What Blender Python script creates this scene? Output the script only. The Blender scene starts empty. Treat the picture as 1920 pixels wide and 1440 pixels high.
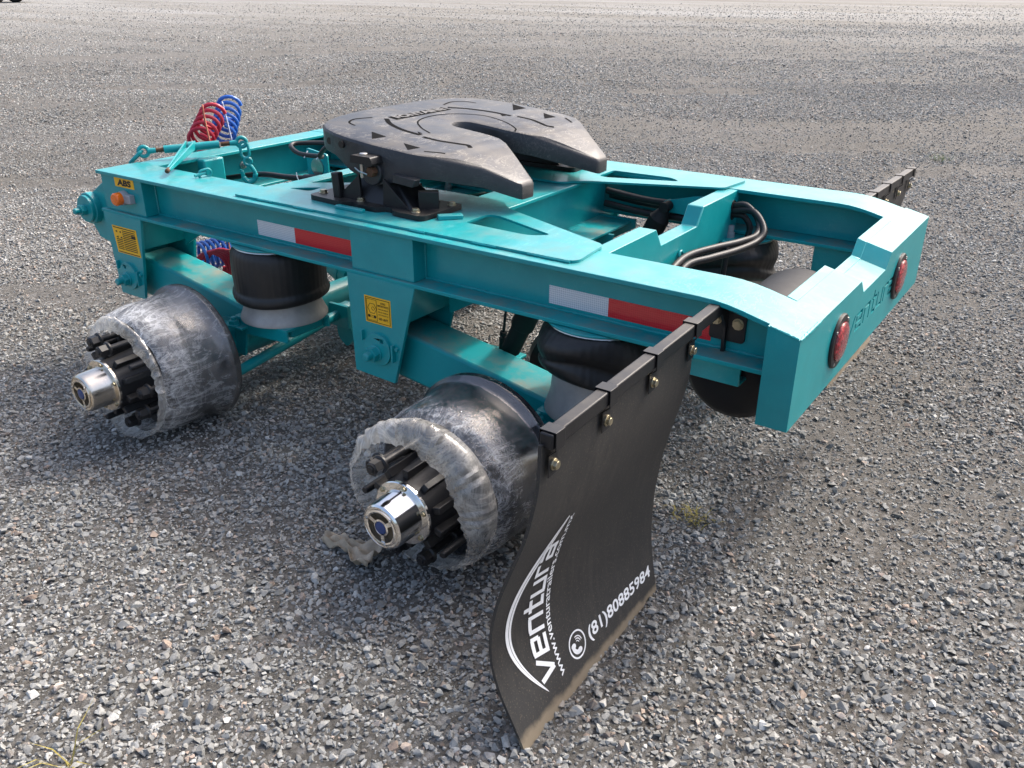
import bpy, bmesh, math, random
import numpy as np
from mathutils import Vector, Matrix
from mathutils.geometry import tessellate_polygon

random.seed(7)
RNG = np.random.default_rng(11)
scene = bpy.context.scene
COL = scene.collection
W = 1.255            # outer width of the frame
CY = W / 2
DX = 1.269           # axle spacing

# ------------------------------------------------------------------ camera
CAM = (3.1133, -1.7822, 1.4402)
YAW, PIT, ROL = 0.6061, -0.4438, 0.0027
fw = Vector((-math.sin(YAW) * math.cos(PIT), math.cos(YAW) * math.cos(PIT), math.sin(PIT)))
rt = Vector((math.cos(YAW), math.sin(YAW), 0))
up = rt.cross(fw)
rt, up = rt * math.cos(ROL) + up * math.sin(ROL), up * math.cos(ROL) - rt * math.sin(ROL)
cd = bpy.data.cameras.new('camera')
cam = bpy.data.objects.new('camera', cd)
COL.objects.link(cam)
cd.sensor_width = 36
cd.lens = 1630.05 / 1920 * 36
cd.clip_start = 0.05
cd.clip_end = 900
M = Matrix((rt, up, -fw)).transposed().to_4x4()
M.translation = CAM
cam.matrix_world = M
scene.camera = cam
scene.render.resolution_x = 1024
scene.render.resolution_y = 768

# ------------------------------------------------------------------ sky, sun, exposure
SUN_AZ = Vector((0.26, 0.90, 0)).normalized()
SUN_EL = math.radians(48)
sdir = Vector((SUN_AZ.x * math.cos(SUN_EL), SUN_AZ.y * math.cos(SUN_EL), math.sin(SUN_EL)))
world = bpy.data.worlds.new('World')
scene.world = world
world.use_nodes = True
wn = world.node_tree
wn.nodes.clear()
wo = wn.nodes.new('ShaderNodeOutputWorld')
bg = wn.nodes.new('ShaderNodeBackground')
sk = wn.nodes.new('ShaderNodeTexSky')
sk.sky_type = 'NISHITA'
sk.sun_disc = False
sk.sun_elevation = SUN_EL
sk.sun_rotation = math.atan2(SUN_AZ.x, SUN_AZ.y)
sk.air_density = 0.85
sk.dust_density = 6.0
sk.ozone_density = 0.8
bg.inputs['Strength'].default_value = 0.15
wn.links.new(sk.outputs[0], bg.inputs['Color'])
wn.links.new(bg.outputs[0], wo.inputs['Surface'])
sd = bpy.data.lights.new('sun', 'SUN')
sd.energy = 0.95
sd.angle = math.radians(5)
sd.color = (1.0, 0.985, 0.955)
sun = bpy.data.objects.new('sun', sd)
COL.objects.link(sun)
sun.location = sdir * 30
sun.rotation_euler = (-sdir).to_track_quat('-Z', 'Y').to_euler()
vs = scene.view_settings
vs.view_transform = 'Standard'
vs.look = 'None'
vs.exposure = 1.33
vs.gamma = 1.0
vs.use_curve_mapping = False

# ------------------------------------------------------------------ numeric noise
_H = RNG.random((257, 257))


def vnoise(x, y, s, o=0):
    x = np.asarray(x, float) / s + 31.7 * o + 500
    y = np.asarray(y, float) / s + 17.3 * o + 500
    i = np.floor(x).astype(int)
    j = np.floor(y).astype(int)
    f = x - i
    g = y - j
    f = f * f * (3 - 2 * f)
    g = g * g * (3 - 2 * g)
    a = _H[i % 257, j % 257]
    b = _H[(i + 1) % 257, j % 257]
    c = _H[i % 257, (j + 1) % 257]
    d = _H[(i + 1) % 257, (j + 1) % 257]
    return (a * (1 - f) + b * f) * (1 - g) + (c * (1 - f) + d * f) * g


def fbm(x, y, s, o=0, n=3):
    r = 0
    a = 1
    t = 0
    for k in range(n):
        r = r + a * vnoise(x, y, s / 2 ** k, o + k)
        t += a
        a *= 0.5
    return r / t


# ------------------------------------------------------------------ materials
def newmat(name):
    m = bpy.data.materials.new(name)
    m.use_nodes = True
    n = m.node_tree
    b = n.nodes['Principled BSDF']
    return m, n, b


def N(n, t, **kw):
    d = n.nodes.new(t)
    for k, v in kw.items():
        if k in d.inputs:
            d.inputs[k].default_value = v
        else:
            setattr(d, k, v)
    return d


def mixc(n, fac, a, b, blend='MIX'):
    d = n.nodes.new('ShaderNodeMix')
    d.data_type = 'RGBA'
    d.blend_type = blend
    for s, v in ((0, fac), (6, a), (7, b)):
        if isinstance(v, (int, float)):
            d.inputs[s].default_value = v
        elif isinstance(v, tuple):
            d.inputs[s].default_value = v if len(v) == 4 else (*v, 1)
        else:
            n.links.new(v, d.inputs[s])
    return d.outputs[2]


def ramp(n, src, pts):
    d = n.nodes.new('ShaderNodeValToRGB')
    e = d.color_ramp.elements
    while len(e) < len(pts):
        e.new(0.5)
    for k, (p, c) in enumerate(pts):
        e[k].position = p
        e[k].color = (c, c, c, 1) if isinstance(c, (int, float)) else (*c, 1)
    n.links.new(src, d.inputs[0])
    return d.outputs[0]


def math_(n, op, a, b=None):
    d = n.nodes.new('ShaderNodeMath')
    d.operation = op
    for k, v in enumerate((a, b)):
        if v is None:
            continue
        if isinstance(v, (int, float)):
            d.inputs[k].default_value = v
        else:
            n.links.new(v, d.inputs[k])
    return d.outputs[0]


def noise(n, scale, detail=4, rough=0.55, vec=None, dist=0):
    d = N(n, 'ShaderNodeTexNoise', Scale=scale, Detail=detail, Roughness=rough, Distortion=dist)
    if vec is not None:
        n.links.new(vec, d.inputs['Vector'])
    return d.outputs['Fac']


def objco(n):
    return n.nodes.new('ShaderNodeNewGeometry').outputs['Position']


def bump(n, b, h, strength=0.3, dist=0.002):
    d = N(n, 'ShaderNodeBump', Strength=strength, Distance=dist)
    n.links.new(h, d.inputs['Height'])
    n.links.new(d.outputs[0], b.inputs['Normal'])


def plain(name, col, rough=0.5, metal=0.0, spec=0.5, var=0.25, scale=30, bmp=0.0, dust=0.0, coat=0.0, scuff=0.0, scuffc=(0.30, 0.27, 0.21)):
    """a painted or bare surface with grain, wear and dust lying on its upper faces"""
    m, n, b = newmat(name)
    co = objco(n)
    f = noise(n, scale, 5, 0.6, co)
    f2 = noise(n, scale * 0.16, 3, 0.5, co)
    k = math_(n, 'ADD', math_(n, 'MULTIPLY', f, 0.5), math_(n, 'MULTIPLY', f2, 0.5))
    lo = tuple(c * (1 - var) for c in col)
    hi = tuple(min(1, c * (1 + var)) for c in col)
    c = mixc(n, ramp(n, k, [(0.3, 0.0), (0.7, 1.0)]), lo, hi)
    if dust:
        g = n.nodes.new('ShaderNodeNewGeometry')
        sx = n.nodes.new('ShaderNodeSeparateXYZ')
        n.links.new(g.outputs['Normal'], sx.inputs[0])
        upf = ramp(n, sx.outputs[2], [(0.55, 0.0), (0.95, 1.0)])
        dn = ramp(n, noise(n, 9, 6, 0.65, co), [(0.42, 0.0), (0.72, 1.0)])
        fac = math_(n, 'MULTIPLY', math_(n, 'MULTIPLY', upf, dn), dust)
        c = mixc(n, fac, c, (0.27, 0.235, 0.18))
        if scuff:
            mps = N(n, 'ShaderNodeMapping')
            mps.inputs['Rotation'].default_value = (0, 0, 0.5)
            mps.inputs['Scale'].default_value = (26, 9, 26)
            n.links.new(co, mps.inputs['Vector'])
            s1 = ramp(n, noise(n, 1.0, 7, 0.72, mps.outputs[0], 0.8), [(0.485, 0.0), (0.50, 1.0), (0.515, 0.0)])
            s2 = ramp(n, noise(n, 55, 3, 0.6, co), [(0.66, 0.0), (0.72, 1.0)])
            s3 = ramp(n, noise(n, 7, 3, 0.6, co), [(0.48, 0.0), (0.62, 1.0)])
            sf = math_(n, 'MULTIPLY', math_(n, 'MULTIPLY', math_(n, 'MAXIMUM', s1, s2), s3), math_(n, 'MULTIPLY', math_(n, 'ADD', upf, 0.25), scuff))
            c = mixc(n, sf, c, scuffc)
        rr = math_(n, 'ADD', math_(n, 'MULTIPLY', fac, 0.4), rough)
        n.links.new(rr, b.inputs['Roughness'])
    else:
        rr = math_(n, 'ADD', math_(n, 'MULTIPLY', f, 0.2), rough - 0.1)
        n.links.new(rr, b.inputs['Roughness'])
    n.links.new(c, b.inputs['Base Color'])
    b.inputs['Metallic'].default_value = metal
    b.inputs['Specular IOR Level'].default_value = spec
    if coat:
        b.inputs['Coat Weight'].default_value = coat
        b.inputs['Coat Roughness'].default_value = 0.12
    if bmp:
        bump(n, b, noise(n, scale * 6, 4, 0.6, co), bmp, 0.001)
    return m


TEALC = (0.003, 0.285, 0.300)
MT = {}
MT['teal'] = plain('teal_paint', TEALC, 0.36, 0, 0.45, 0.12, 14, 0.16, 0.36, 0.2, 0.62, (0.16, 0.46, 0.46))
MT['tealdusty'] = plain('teal_paint_dusty', TEALC, 0.45, 0, 0.3, 0.08, 14, 0.12, 0.80, 0.0)
MT['black'] = plain('black_paint', (0.012, 0.012, 0.013), 0.42, 0, 0.4, 0.3, 25, 0.2, 0.22)
MT['plate'] = plain('cast_black_plate', (0.030, 0.031, 0.034), 0.40, 0, 0.42, 0.35, 34, 0.6, 0.34, 0.0, 0.75, (0.34, 0.31, 0.26))
MT['rubber'] = plain('black_rubber', (0.010, 0.010, 0.010), 0.62, 0, 0.3, 0.3, 25, 0.2, 0.15)
MT['hose'] = plain('hose_rubber', (0.012, 0.012, 0.013), 0.45, 0, 0.4, 0.2, 40, 0.2, 0.1)
MT['alu'] = plain('cast_aluminium', (0.40, 0.385, 0.36), 0.50, 0.30, 0.5, 0.28, 18, 0.4, 0.3)
MT['steel'] = plain('bright_steel', (0.55, 0.54, 0.51), 0.32, 1.0, 0.5, 0.25, 30, 0.1)
MT['chrome'] = plain('polished_metal', (0.78, 0.76, 0.73), 0.13, 1.0, 0.5, 0.06, 20)
MT['stainchrome'] = plain('stained_metal', (0.68, 0.62, 0.53), 0.24, 1.0, 0.5, 0.3, 22)
MT['zinc'] = plain('yellow_zinc', (0.44, 0.39, 0.27), 0.36, 0.9, 0.5, 0.25, 60)
MT['white'] = plain('white_film', (0.70, 0.72, 0.74), 0.3, 0, 0.5, 0.05, 60)
MT['print'] = plain('white_print', (0.78, 0.79, 0.79), 0.5, 0, 0.3, 0.12, 60)
MT['yellow'] = plain('yellow_sticker', (0.90, 0.49, 0.020), 0.4, 0, 0.4, 0.06, 40)
MT['ink'] = plain('black_ink', (0.02, 0.015, 0.012), 0.5, 0, 0.4, 0.1, 40)
MT['redhose'] = plain('red_hose', (0.50, 0.018, 0.045), 0.36, 0, 0.5, 0.08, 40)
MT['bluehose'] = plain('blue_hose', (0.025, 0.13, 0.50), 0.36, 0, 0.5, 0.08, 40)
MT['redspring'] = plain('copper_red_spring', (0.50, 0.16, 0.10), 0.4, 0.3, 0.5, 0.1, 40)
MT['bluespring'] = plain('pale_blue_spring', (0.35, 0.42, 0.60), 0.4, 0.3, 0.5, 0.1, 40)
MT['grey'] = plain('grey_plastic', (0.33, 0.34, 0.35), 0.45, 0, 0.4, 0.08, 40)
MT['blue'] = plain('blue_cap', (0.02, 0.05, 0.17), 0.35, 0, 0.5, 0.1, 40)
MT['bronze'] = plain('dark_recess', (0.10, 0.075, 0.045), 0.5, 0.3, 0.4, 0.3, 40)
MT['rust'] = plain('rusty_thread', (0.11, 0.055, 0.03), 0.7, 0.1, 0.3, 0.4, 60)
MT['straw'] = plain('dry_grass', (0.30, 0.25, 0.07), 0.7, 0, 0.2, 0.35, 40)
MT['weed'] = plain('green_weed', (0.10, 0.15, 0.035), 0.7, 0, 0.2, 0.35, 40)
MT['scrap'] = plain('dirty_plastic_scrap', (0.40, 0.33, 0.24), 0.55, 0, 0.4, 0.3, 40, 0.5)

MT['recess_shade'] = plain('painted_hollow_shade', (0.006, 0.006, 0.006), 0.8, 0, 0.04, 0.2, 40)  # near-black colour stands in for the shade inside sunk marks
MT['tank'] = plain('tank_black', (0.012, 0.012, 0.013), 0.55, 0, 0.22, 0.3, 30, 0.2)
MT['dustyletter'] = plain('dusty_letter', (0.16, 0.155, 0.145), 0.6, 0, 0.3, 0.2, 60)
# glass-like lens materials
m, n, b = newmat('amber_lens')
b.inputs['Base Color'].default_value = (0.85, 0.16, 0.008, 1)
b.inputs['Roughness'].default_value = 0.18
b.inputs['Subsurface Weight'].default_value = 0.0
b.inputs['Coat Weight'].default_value = 0.5
v = N(n, 'ShaderNodeTexVoronoi', Scale=240.0)
n.links.new(objco(n), v.inputs['Vector'])
bump(n, b, v.outputs['Distance'], 0.4, 0.001)
MT['amber'] = m
m, n, b = newmat('red_lens')
v = N(n, 'ShaderNodeTexVoronoi', Scale=95.0)
n.links.new(objco(n), v.inputs['Vector'])
c = mixc(n, ramp(n, v.outputs['Distance'], [(0.1, 1.0), (0.6, 0.0)]), (0.20, 0.004, 0.010), (0.62, 0.045, 0.06))
n.links.new(c, b.inputs['Base Color'])
b.inputs['Roughness'].default_value = 0.12
b.inputs['Coat Weight'].default_value = 0.8
bump(n, b, v.outputs['Distance'], 0.5, 0.002)
MT['redlens'] = m


def tape(name, base, line):
    m, n, b = newmat(name)
    v = N(n, 'ShaderNodeTexVoronoi', Scale=170.0, feature='DISTANCE_TO_EDGE', Randomness=0.15)
    n.links.new(objco(n), v.inputs['Vector'])
    c = mixc(n, ramp(n, v.outputs['Distance'], [(0.03, 1.0), (0.14, 0.0)]), base, line)
    n.links.new(c, b.inputs['Base Color'])
    b.inputs['Roughness'].default_value = 0.3
    b.inputs['Coat Weight'].default_value = 0.3
    return m


MT['whitetape'] = tape('white_reflective_tape', (0.50, 0.54, 0.58), (0.85, 0.86, 0.87))
MT['redtape'] = tape('red_reflective_tape', (0.60, 0.006, 0.014), (0.70, 0.03, 0.04))

# the mud flap: dull black rubber with dusty streaks and a worn pale hem
m, n, b = newmat('flap_rubber')
co = objco(n)
mp = N(n, 'ShaderNodeMapping')
mp.inputs['Scale'].default_value = (30, 55, 7)
n.links.new(co, mp.inputs['Vector'])
st = ramp(n, noise(n, 1.0, 5, 0.7, mp.outputs[0]), [(0.45, 0.0), (0.75, 1.0)])
bl = ramp(n, noise(n, 5, 4, 0.6, co), [(0.35, 0.1), (0.7, 1.0)])
sp = ramp(n, noise(n, 260, 2, 0.5, co), [(0.60, 0.0), (0.70, 1.0)])
c = mixc(n, math_(n, 'MULTIPLY', st, bl), (0.032, 0.031, 0.030), (0.066, 0.061, 0.053))
c = mixc(n, math_(n, 'MULTIPLY', sp, 0.35), c, (0.20, 0.165, 0.11))
sx = n.nodes.new('ShaderNodeSeparateXYZ')
n.links.new(co, sx.inputs[0])
hem = math_(n, 'ADD', sx.outputs[2], math_(n, 'MULTIPLY', noise(n, 25, 3, 0.6, co), 0.03))
hem = ramp(n, hem, [(0.028, 1.0), (0.042, 0.0)])
c = mixc(n, math_(n, 'MULTIPLY', hem, 0.8), c, (0.24, 0.195, 0.135))
n.links.new(c, b.inputs['Base Color'])
b.inputs['Roughness'].default_value = 0.5
b.inputs['Specular IOR Level'].default_value = 0.4
bump(n, b, noise(n, 90, 5, 0.7, co), 0.25, 0.001)
MT['flap'] = m

# air spring bellows: rubber with fine cords
m, n, b = newmat('bellows_rubber')
co = objco(n)
f = noise(n, 40, 4, 0.6, co)
c = mixc(n, f, (0.006, 0.006, 0.006), (0.020, 0.019, 0.018))
n.links.new(c, b.inputs['Base Color'])
b.inputs['Roughness'].default_value = 0.48
at = N(n, 'ShaderNodeAttribute', attribute_name='cord')
bump(n, b, at.outputs['Fac'], 0.35, 0.0015)
MT['bellows'] = m

# drum iron with dirt
m, n, b = newmat('drum_iron')
co = objco(n)
f = ramp(n, noise(n, 22, 6, 0.7, co), [(0.42, 0.0), (0.62, 1.0)])
c = mixc(n, f, (0.018, 0.019, 0.021), (0.060, 0.053, 0.045))
n.links.new(c, b.inputs['Base Color'])
b.inputs['Metallic'].default_value = 0.1
b.inputs['Roughness'].default_value = 0.5
bump(n, b, noise(n, 120, 4, 0.6, co), 0.3, 0.001)
MT['drum'] = m
MT['glossdrum'] = plain('dark_blue_drum', (0.007, 0.009, 0.013), 0.24, 0.0, 0.45, 0.25, 20, 0.05, 0.0, 0.5)


def film(name, clear, tint, scale, milk, base=0.16, gloss=0.22, grough=0.10):
    """crumpled stretch film: milky where folded, clear between, glossy over all"""
    m, n, b = newmat(name)
    out = n.nodes['Material Output']
    co = objco(n)

    def field(sx, sy, sz, det, dist):
        mp = N(n, 'ShaderNodeMapping')
        mp.inputs['Scale'].default_value = (scale * sx, scale * sy, scale * sz)
        n.links.new(co, mp.inputs['Vector'])
        return noise(n, 1.0, det, 0.68, mp.outputs[0], dist)
    w1 = field(1.0, 0.28, 1.0, 8, 1.4)
    w2 = field(0.8, 1.5, 0.8, 7, 0.9)
    w3 = field(0.32, 0.4, 0.32, 3, 0.6)
    l1 = ramp(n, w1, [(0.455, 0.0), (0.50, 1.0), (0.545, 0.0)])
    l2 = ramp(n, w2, [(0.465, 0.0), (0.50, 1.0), (0.535, 0.0)])
    cl = ramp(n, w3, [(0.42, 0.0), (0.60, 1.0)])
    at = N(n, 'ShaderNodeAttribute', attribute_name='milk')
    ln = math_(n, 'ADD', math_(n, 'MULTIPLY', l1, 0.55), math_(n, 'MULTIPLY', l2, 0.35))
    body = math_(n, 'ADD', math_(n, 'MULTIPLY', cl, 0.32), math_(n, 'MULTIPLY', ln, math_(n, 'ADD', math_(n, 'MULTIPLY', cl, 0.7), 0.45)))
    k = math_(n, 'MULTIPLY', body, math_(n, 'ADD', math_(n, 'MULTIPLY', at.outputs['Fac'], milk), clear))
    k = math_(n, 'ADD', k, math_(n, 'MULTIPLY', at.outputs['Fac'], base))
    kk = n.nodes.new('ShaderNodeClamp')
    n.links.new(k, kk.inputs[0])
    kk.inputs['Max'].default_value = 0.92
    b.inputs['Base Color'].default_value = (*tint, 1)
    b.inputs['Roughness'].default_value = 0.40
    b.inputs['Specular IOR Level'].default_value = 0.35
    tr = N(n, 'ShaderNodeBsdfTransparent')
    tl = N(n, 'ShaderNodeBsdfTranslucent')
    tl.inputs['Color'].default_value = (*tint, 1)
    mx0 = N(n, 'ShaderNodeMixShader')
    mx0.inputs[0].default_value = 0.40
    n.links.new(b.outputs[0], mx0.inputs[1])
    n.links.new(tl.outputs[0], mx0.inputs[2])
    gl = N(n, 'ShaderNodeBsdfGlossy')
    gl.inputs['Roughness'].default_value = grough
    gl.inputs['Color'].default_value = (1, 1, 1, 1)
    mx1 = N(n, 'ShaderNodeMixShader')
    mx1.inputs[0].default_value = gloss
    n.links.new(tr.outputs[0], mx1.inputs[1])
    n.links.new(gl.outputs[0], mx1.inputs[2])
    mx = N(n, 'ShaderNodeMixShader')
    n.links.new(kk.outputs[0], mx.inputs[0])
    n.links.new(mx1.outputs[0], mx.inputs[1])
    n.links.new(mx0.outputs[0], mx.inputs[2])
    n.links.new(mx.outputs[0], out.inputs['Surface'])
    bd = N(n, 'ShaderNodeBump', Strength=0.6, Distance=0.005)
    n.links.new(math_(n, 'ADD', math_(n, 'MULTIPLY', at.outputs['Fac'], 0.62), 0.04), bd.inputs['Strength'])
    hh = math_(n, 'ADD', w1, math_(n, 'MULTIPLY', w2, 0.6))
    n.links.new(hh, bd.inputs['Height'])
    n.links.new(bd.outputs[0], b.inputs['Normal'])
    n.links.new(bd.outputs[0], gl.inputs['Normal'])
    return m


MT['filmdirty'] = film('crumpled_film', 0.18, (0.92, 0.92, 0.91), 17, 0.95, 0.10, 0.07, 0.08)
MT['filmclear'] = film('stretch_film', 0.03, (0.90, 0.91, 0.92), 24, 0.85, 0.02, 0.07, 0.05)
MT['filmlip'] = film('yellowed_film', 0.10, (0.86, 0.83, 0.76), 9, 0.42, 0.20, 0.08, 0.10)

# ------------------------------------------------------------------ ground materials
m, n, b = newmat('gravel_lot')
co = objco(n)
mp = N(n, 'ShaderNodeMapping')
mp.inputs['Rotation'].default_value = (0, 0, -0.52)
mp.inputs['Scale'].default_value = (0.05, 0.30, 1)
n.links.new(co, mp.inputs['Vector'])
streak = ramp(n, noise(n, 1.0, 6, 0.62, mp.outputs[0], 0.4), [(0.40, 0.0), (0.62, 1.0)])
big = ramp(n, noise(n, 0.55, 5, 0.6, co), [(0.38, 0.0), (0.62, 1.0)])
fine = noise(n, 130, 6, 0.75, co)
dirt = mixc(n, ramp(n, fine, [(0.3, 0.0), (0.7, 1.0)]), (0.050, 0.047, 0.041), (0.168, 0.160, 0.143))
vo = N(n, 'ShaderNodeTexVoronoi', Scale=55.0)
n.links.new(co, vo.inputs['Vector'])
sepc = n.nodes.new('ShaderNodeSeparateColor')
n.links.new(vo.outputs['Color'], sepc.inputs[0])
stone = mixc(n, ramp(n, sepc.outputs[0], [(0.0, 0.0), (1.0, 1.0)]), (0.08, 0.078, 0.078), (0.50, 0.49, 0.475))
edge = ramp(n, vo.outputs['Distance'], [(0.25, 0.0), (0.75, 1.0)])
stone = mixc(n, edge, stone, (0.05, 0.043, 0.036))
sx = n.nodes.new('ShaderNodeSeparateXYZ')
n.links.new(co, sx.inputs[0])
vd = n.nodes.new('ShaderNodeVectorMath')
vd.operation = 'DISTANCE'
vd.inputs[1].default_value = (1.6, 0.4, 0)
n.links.new(co, vd.inputs[0])
far = ramp(n, math_(n, 'MULTIPLY', vd.outputs['Value'], 0.025), [(0.30, 0.0), (0.85, 1.0)])
mask = math_(n, 'MULTIPLY', far, math_(n, 'SUBTRACT', 1.0, math_(n, 'MULTIPLY', streak, 0.62)))
grain = noise(n, 22, 8, 0.85, co)
farc = mixc(n, ramp(n, grain, [(0.36, 0.0), (0.64, 1.0)]), (0.12, 0.119, 0.112), (0.37, 0.368, 0.350))
farc = mixc(n, math_(n, 'MULTIPLY', streak, 0.80), farc, (0.150, 0.138, 0.114))
farc = mixc(n, math_(n, 'MULTIPLY', big, 0.20), farc, (0.30, 0.285, 0.26))
near = mixc(n, math_(n, 'MULTIPLY', big, 0.35), dirt, stone)
c = mixc(n, far, near, farc)
n.links.new(c, b.inputs['Base Color'])
b.inputs['Roughness'].default_value = 0.92
b.inputs['Specular IOR Level'].default_value = 0.2
hh = math_(n, 'ADD', math_(n, 'MULTIPLY', fine, 0.5), math_(n, 'MULTIPLY', grain, 1.0))
bump(n, b, hh, 0.75, 0.012)
MT['ground'] = m

m, n, b = newmat('crushed_stone')
at = N(n, 'ShaderNodeAttribute', attribute_name='tone', attribute_type='INSTANCER')
ah = N(n, 'ShaderNodeAttribute', attribute_name='hue', attribute_type='INSTANCER')
base = ramp(n, at.outputs['Fac'], [(0.0, (0.105, 0.106, 0.100)), (0.35, (0.200, 0.201, 0.191)),
                                 (0.75, (0.318, 0.318, 0.300)), (0.95, (0.42, 0.42, 0.395)), (1.0, (0.53, 0.525, 0.495))])
tan = mixc(n, at.outputs['Fac'], (0.13, 0.095, 0.070), (0.48, 0.36, 0.28))
hsel = ramp(n, ah.outputs['Fac'], [(0.88, 0.0), (0.98, 1.0)])
c = mixc(n, math_(n, 'MULTIPLY', hsel, 0.75), base, tan)
g = n.nodes.new('ShaderNodeNewGeometry')
ns = noise(n, 120, 5, 0.7, g.outputs['Position'])
c = mixc(n, 1.0, c, ramp(n, ns, [(0.25, 0.70), (0.75, 1.25)]), 'MULTIPLY')
n.links.new(c, b.inputs['Base Color'])
b.inputs['Roughness'].default_value = 0.88
b.inputs['Specular IOR Level'].default_value = 0.15
bump(n, b, noise(n, 420, 3, 0.6, g.outputs['Position']), 0.35, 0.0015)
MT['stone'] = m

# ------------------------------------------------------------------ geometry helpers
WM = {}           # world matrix of every object that can be a parent


class MB:
    def __init__(s):
        s.v = []
        s.f = []

    def add(s, vs, fs):
        o = len(s.v)
        s.v += [tuple(p) for p in vs]
        s.f += [tuple(i + o for i in f) for f in fs]
        return s

    def box(s, x0, x1, y0, y1, z0, z1):
        v = [(x, y, z) for x in (x0, x1) for y in (y0, y1) for z in (z0, z1)]
        return s.add(v, [(0, 1, 3, 2), (4, 6, 7, 5), (0, 4, 5, 1), (2, 3, 7, 6), (0, 2, 6, 4), (1, 5, 7, 3)])

    def obox(s, c, ax, ay, az, hx, hy, hz):
        c, ax, ay, az = Vector(c), Vector(ax).normalized(), Vector(ay).normalized(), Vector(az).normalized()
        v = [c + ax * hx * i + ay * hy * j + az * hz * k for i in (-1, 1) for j in (-1, 1) for k in (-1, 1)]
        return s.add(v, [(0, 1, 3, 2), (4, 6, 7, 5), (0, 4, 5, 1), (2, 3, 7, 6), (0, 2, 6, 4), (1, 5, 7, 3)])

    def bar(s, a, b, w, h, upv=(0, 0, 1)):
        a, b = Vector(a), Vector(b)
        d = (b - a).normalized()
        sd_ = d.cross(Vector(upv)).normalized()
        u = sd_.cross(d)
        return s.obox((a + b) / 2, d, sd_, u, (b - a).length / 2, w / 2, h / 2)

    def prism(s, loops, axis, a, b, fn=None):
        """extrude a polygon (with holes) along an axis; poly is in the two other axes in x,y,z order"""
        if not isinstance(loops[0][0], (tuple, list)):
            loops = [loops]
        flat = [p for l in loops for p in l]

        def P(p, t):
            q = {'x': (t, p[0], p[1]), 'y': (p[0], t, p[1]), 'z': (p[0], p[1], t)}[axis]
            return fn(q) if fn else q
        tr = tessellate_polygon([[Vector((p[0], p[1], 0)) for p in l] for l in loops])
        nn = len(flat)
        vs = [P(p, a) for p in flat] + [P(p, b) for p in flat]
        fs = []
        for t in tr:
            fs.append(tuple(t))
            fs.append(tuple(i + nn for i in reversed(t)))
        o = 0
        for l in loops:
            k = len(l)
            for i in range(k):
                j = (i + 1) % k
                fs.append((o + i, o + j, o + j + nn, o + i + nn))
            o += k
        return s.add(vs, fs)

    def strip(s, path, t, axis, a, b):
        """sheet of thickness t following an open 2D path, extruded along an axis"""
        pp = [Vector(p) for p in path]
        L, R_ = [], []
        for i, p in enumerate(pp):
            d = (pp[min(i + 1, len(pp) - 1)] - pp[max(i - 1, 0)]).normalized()
            nn = Vector((-d.y, d.x))
            L.append(p)
            R_.append(p - nn * t)
        return s.prism([tuple(p) for p in L + R_[::-1]], axis, a, b)

    def tube(s, path, r, n=10, closed=False, cap=True):
        P = [Vector(p) for p in path]
        k = len(P)
        rs = r if isinstance(r, (list, tuple)) else [r] * k
        tan_ = []
        for i in range(k):
            a = P[i - 1] if (i or closed) else P[0]
            c = P[(i + 1) % k] if (i < k - 1 or closed) else P[-1]
            tan_.append((c - a).normalized())
        u = tan_[0].orthogonal().normalized()
        vs = []
        for i in range(k):
            u = (u - tan_[i] * u.dot(tan_[i]))
            u = u.normalized() if u.length > 1e-6 else tan_[i].orthogonal().normalized()
            w = tan_[i].cross(u)
            for j in range(n):
                t = 2 * math.pi * j / n
                vs.append(P[i] + (u * math.cos(t) + w * math.sin(t)) * rs[i])
        fs = []
        for i in range(k if closed else k - 1):
            i2 = (i + 1) % k
            for j in range(n):
                j2 = (j + 1) % n
                fs.append((i * n + j, i * n + j2, i2 * n + j2, i2 * n + j))
        if cap and not closed:
            fs.append(tuple(range(n))[::-1])
            fs.append(tuple((k - 1) * n + j for j in range(n)))
        return s.add(vs, fs)

    def lathe(s, prof, c, ax, n=32, wob=None):
        """revolve (radius, height) pairs round the axis ax through c"""
        c, ax = Vector(c), Vector(ax).normalized()
        u = ax.orthogonal().normalized()
        if abs(ax.y) > 0.9:
            u = Vector((1, 0, 0))
        w = ax.cross(u)
        vs = []
        for i, (r, h) in enumerate(prof):
            for j in range(n):
                t = 2 * math.pi * j / n
                rr, h2 = (r, h) if wob is None else wob(i, t, r, h)
                vs.append(c + ax * h2 + (u * math.cos(t) + w * math.sin(t)) * rr)
        fs = []
        for i in range(len(prof) - 1):
            for j in range(n):
                j2 = (j + 1) % n
                fs.append((i * n + j, i * n + j2, (i + 1) * n + j2, (i + 1) * n + j))
        if prof[0][0] > 1e-6 and wob is None:
            fs.append(tuple(range(n))[::-1])
        if prof[-1][0] > 1e-6 and wob is None:
            fs.append(tuple((len(prof) - 1) * n + j for j in range(n)))
        return s.add(vs, fs)

    def mesh(s, name, mats, mir=False, dx=0.0, smooth=True, ang=35, fix=True):
        me = bpy.data.meshes.new(name)
        v = [((p[0] + dx), (W - p[1]) if mir else p[1], p[2]) for p in s.v]
        f = [tuple(reversed(q)) for q in s.f] if mir else s.f
        me.from_pydata(v, [], f)
        bm = bmesh.new()
        bm.from_mesh(me)
        if fix:
            bmesh.ops.recalc_face_normals(bm, faces=bm.faces)
        if smooth:
            for fc in bm.faces:
                fc.smooth = True
            lim = math.radians(ang)
            for e in bm.edges:
                e.smooth = not (len(e.link_faces) == 2 and e.calc_face_angle(3) > lim)
        bm.to_mesh(me)
        bm.free()
        for m_ in (mats if isinstance(mats, (list, tuple)) else [mats]):
            me.materials.append(MT[m_] if isinstance(m_, str) else m_)
        return me


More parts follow.
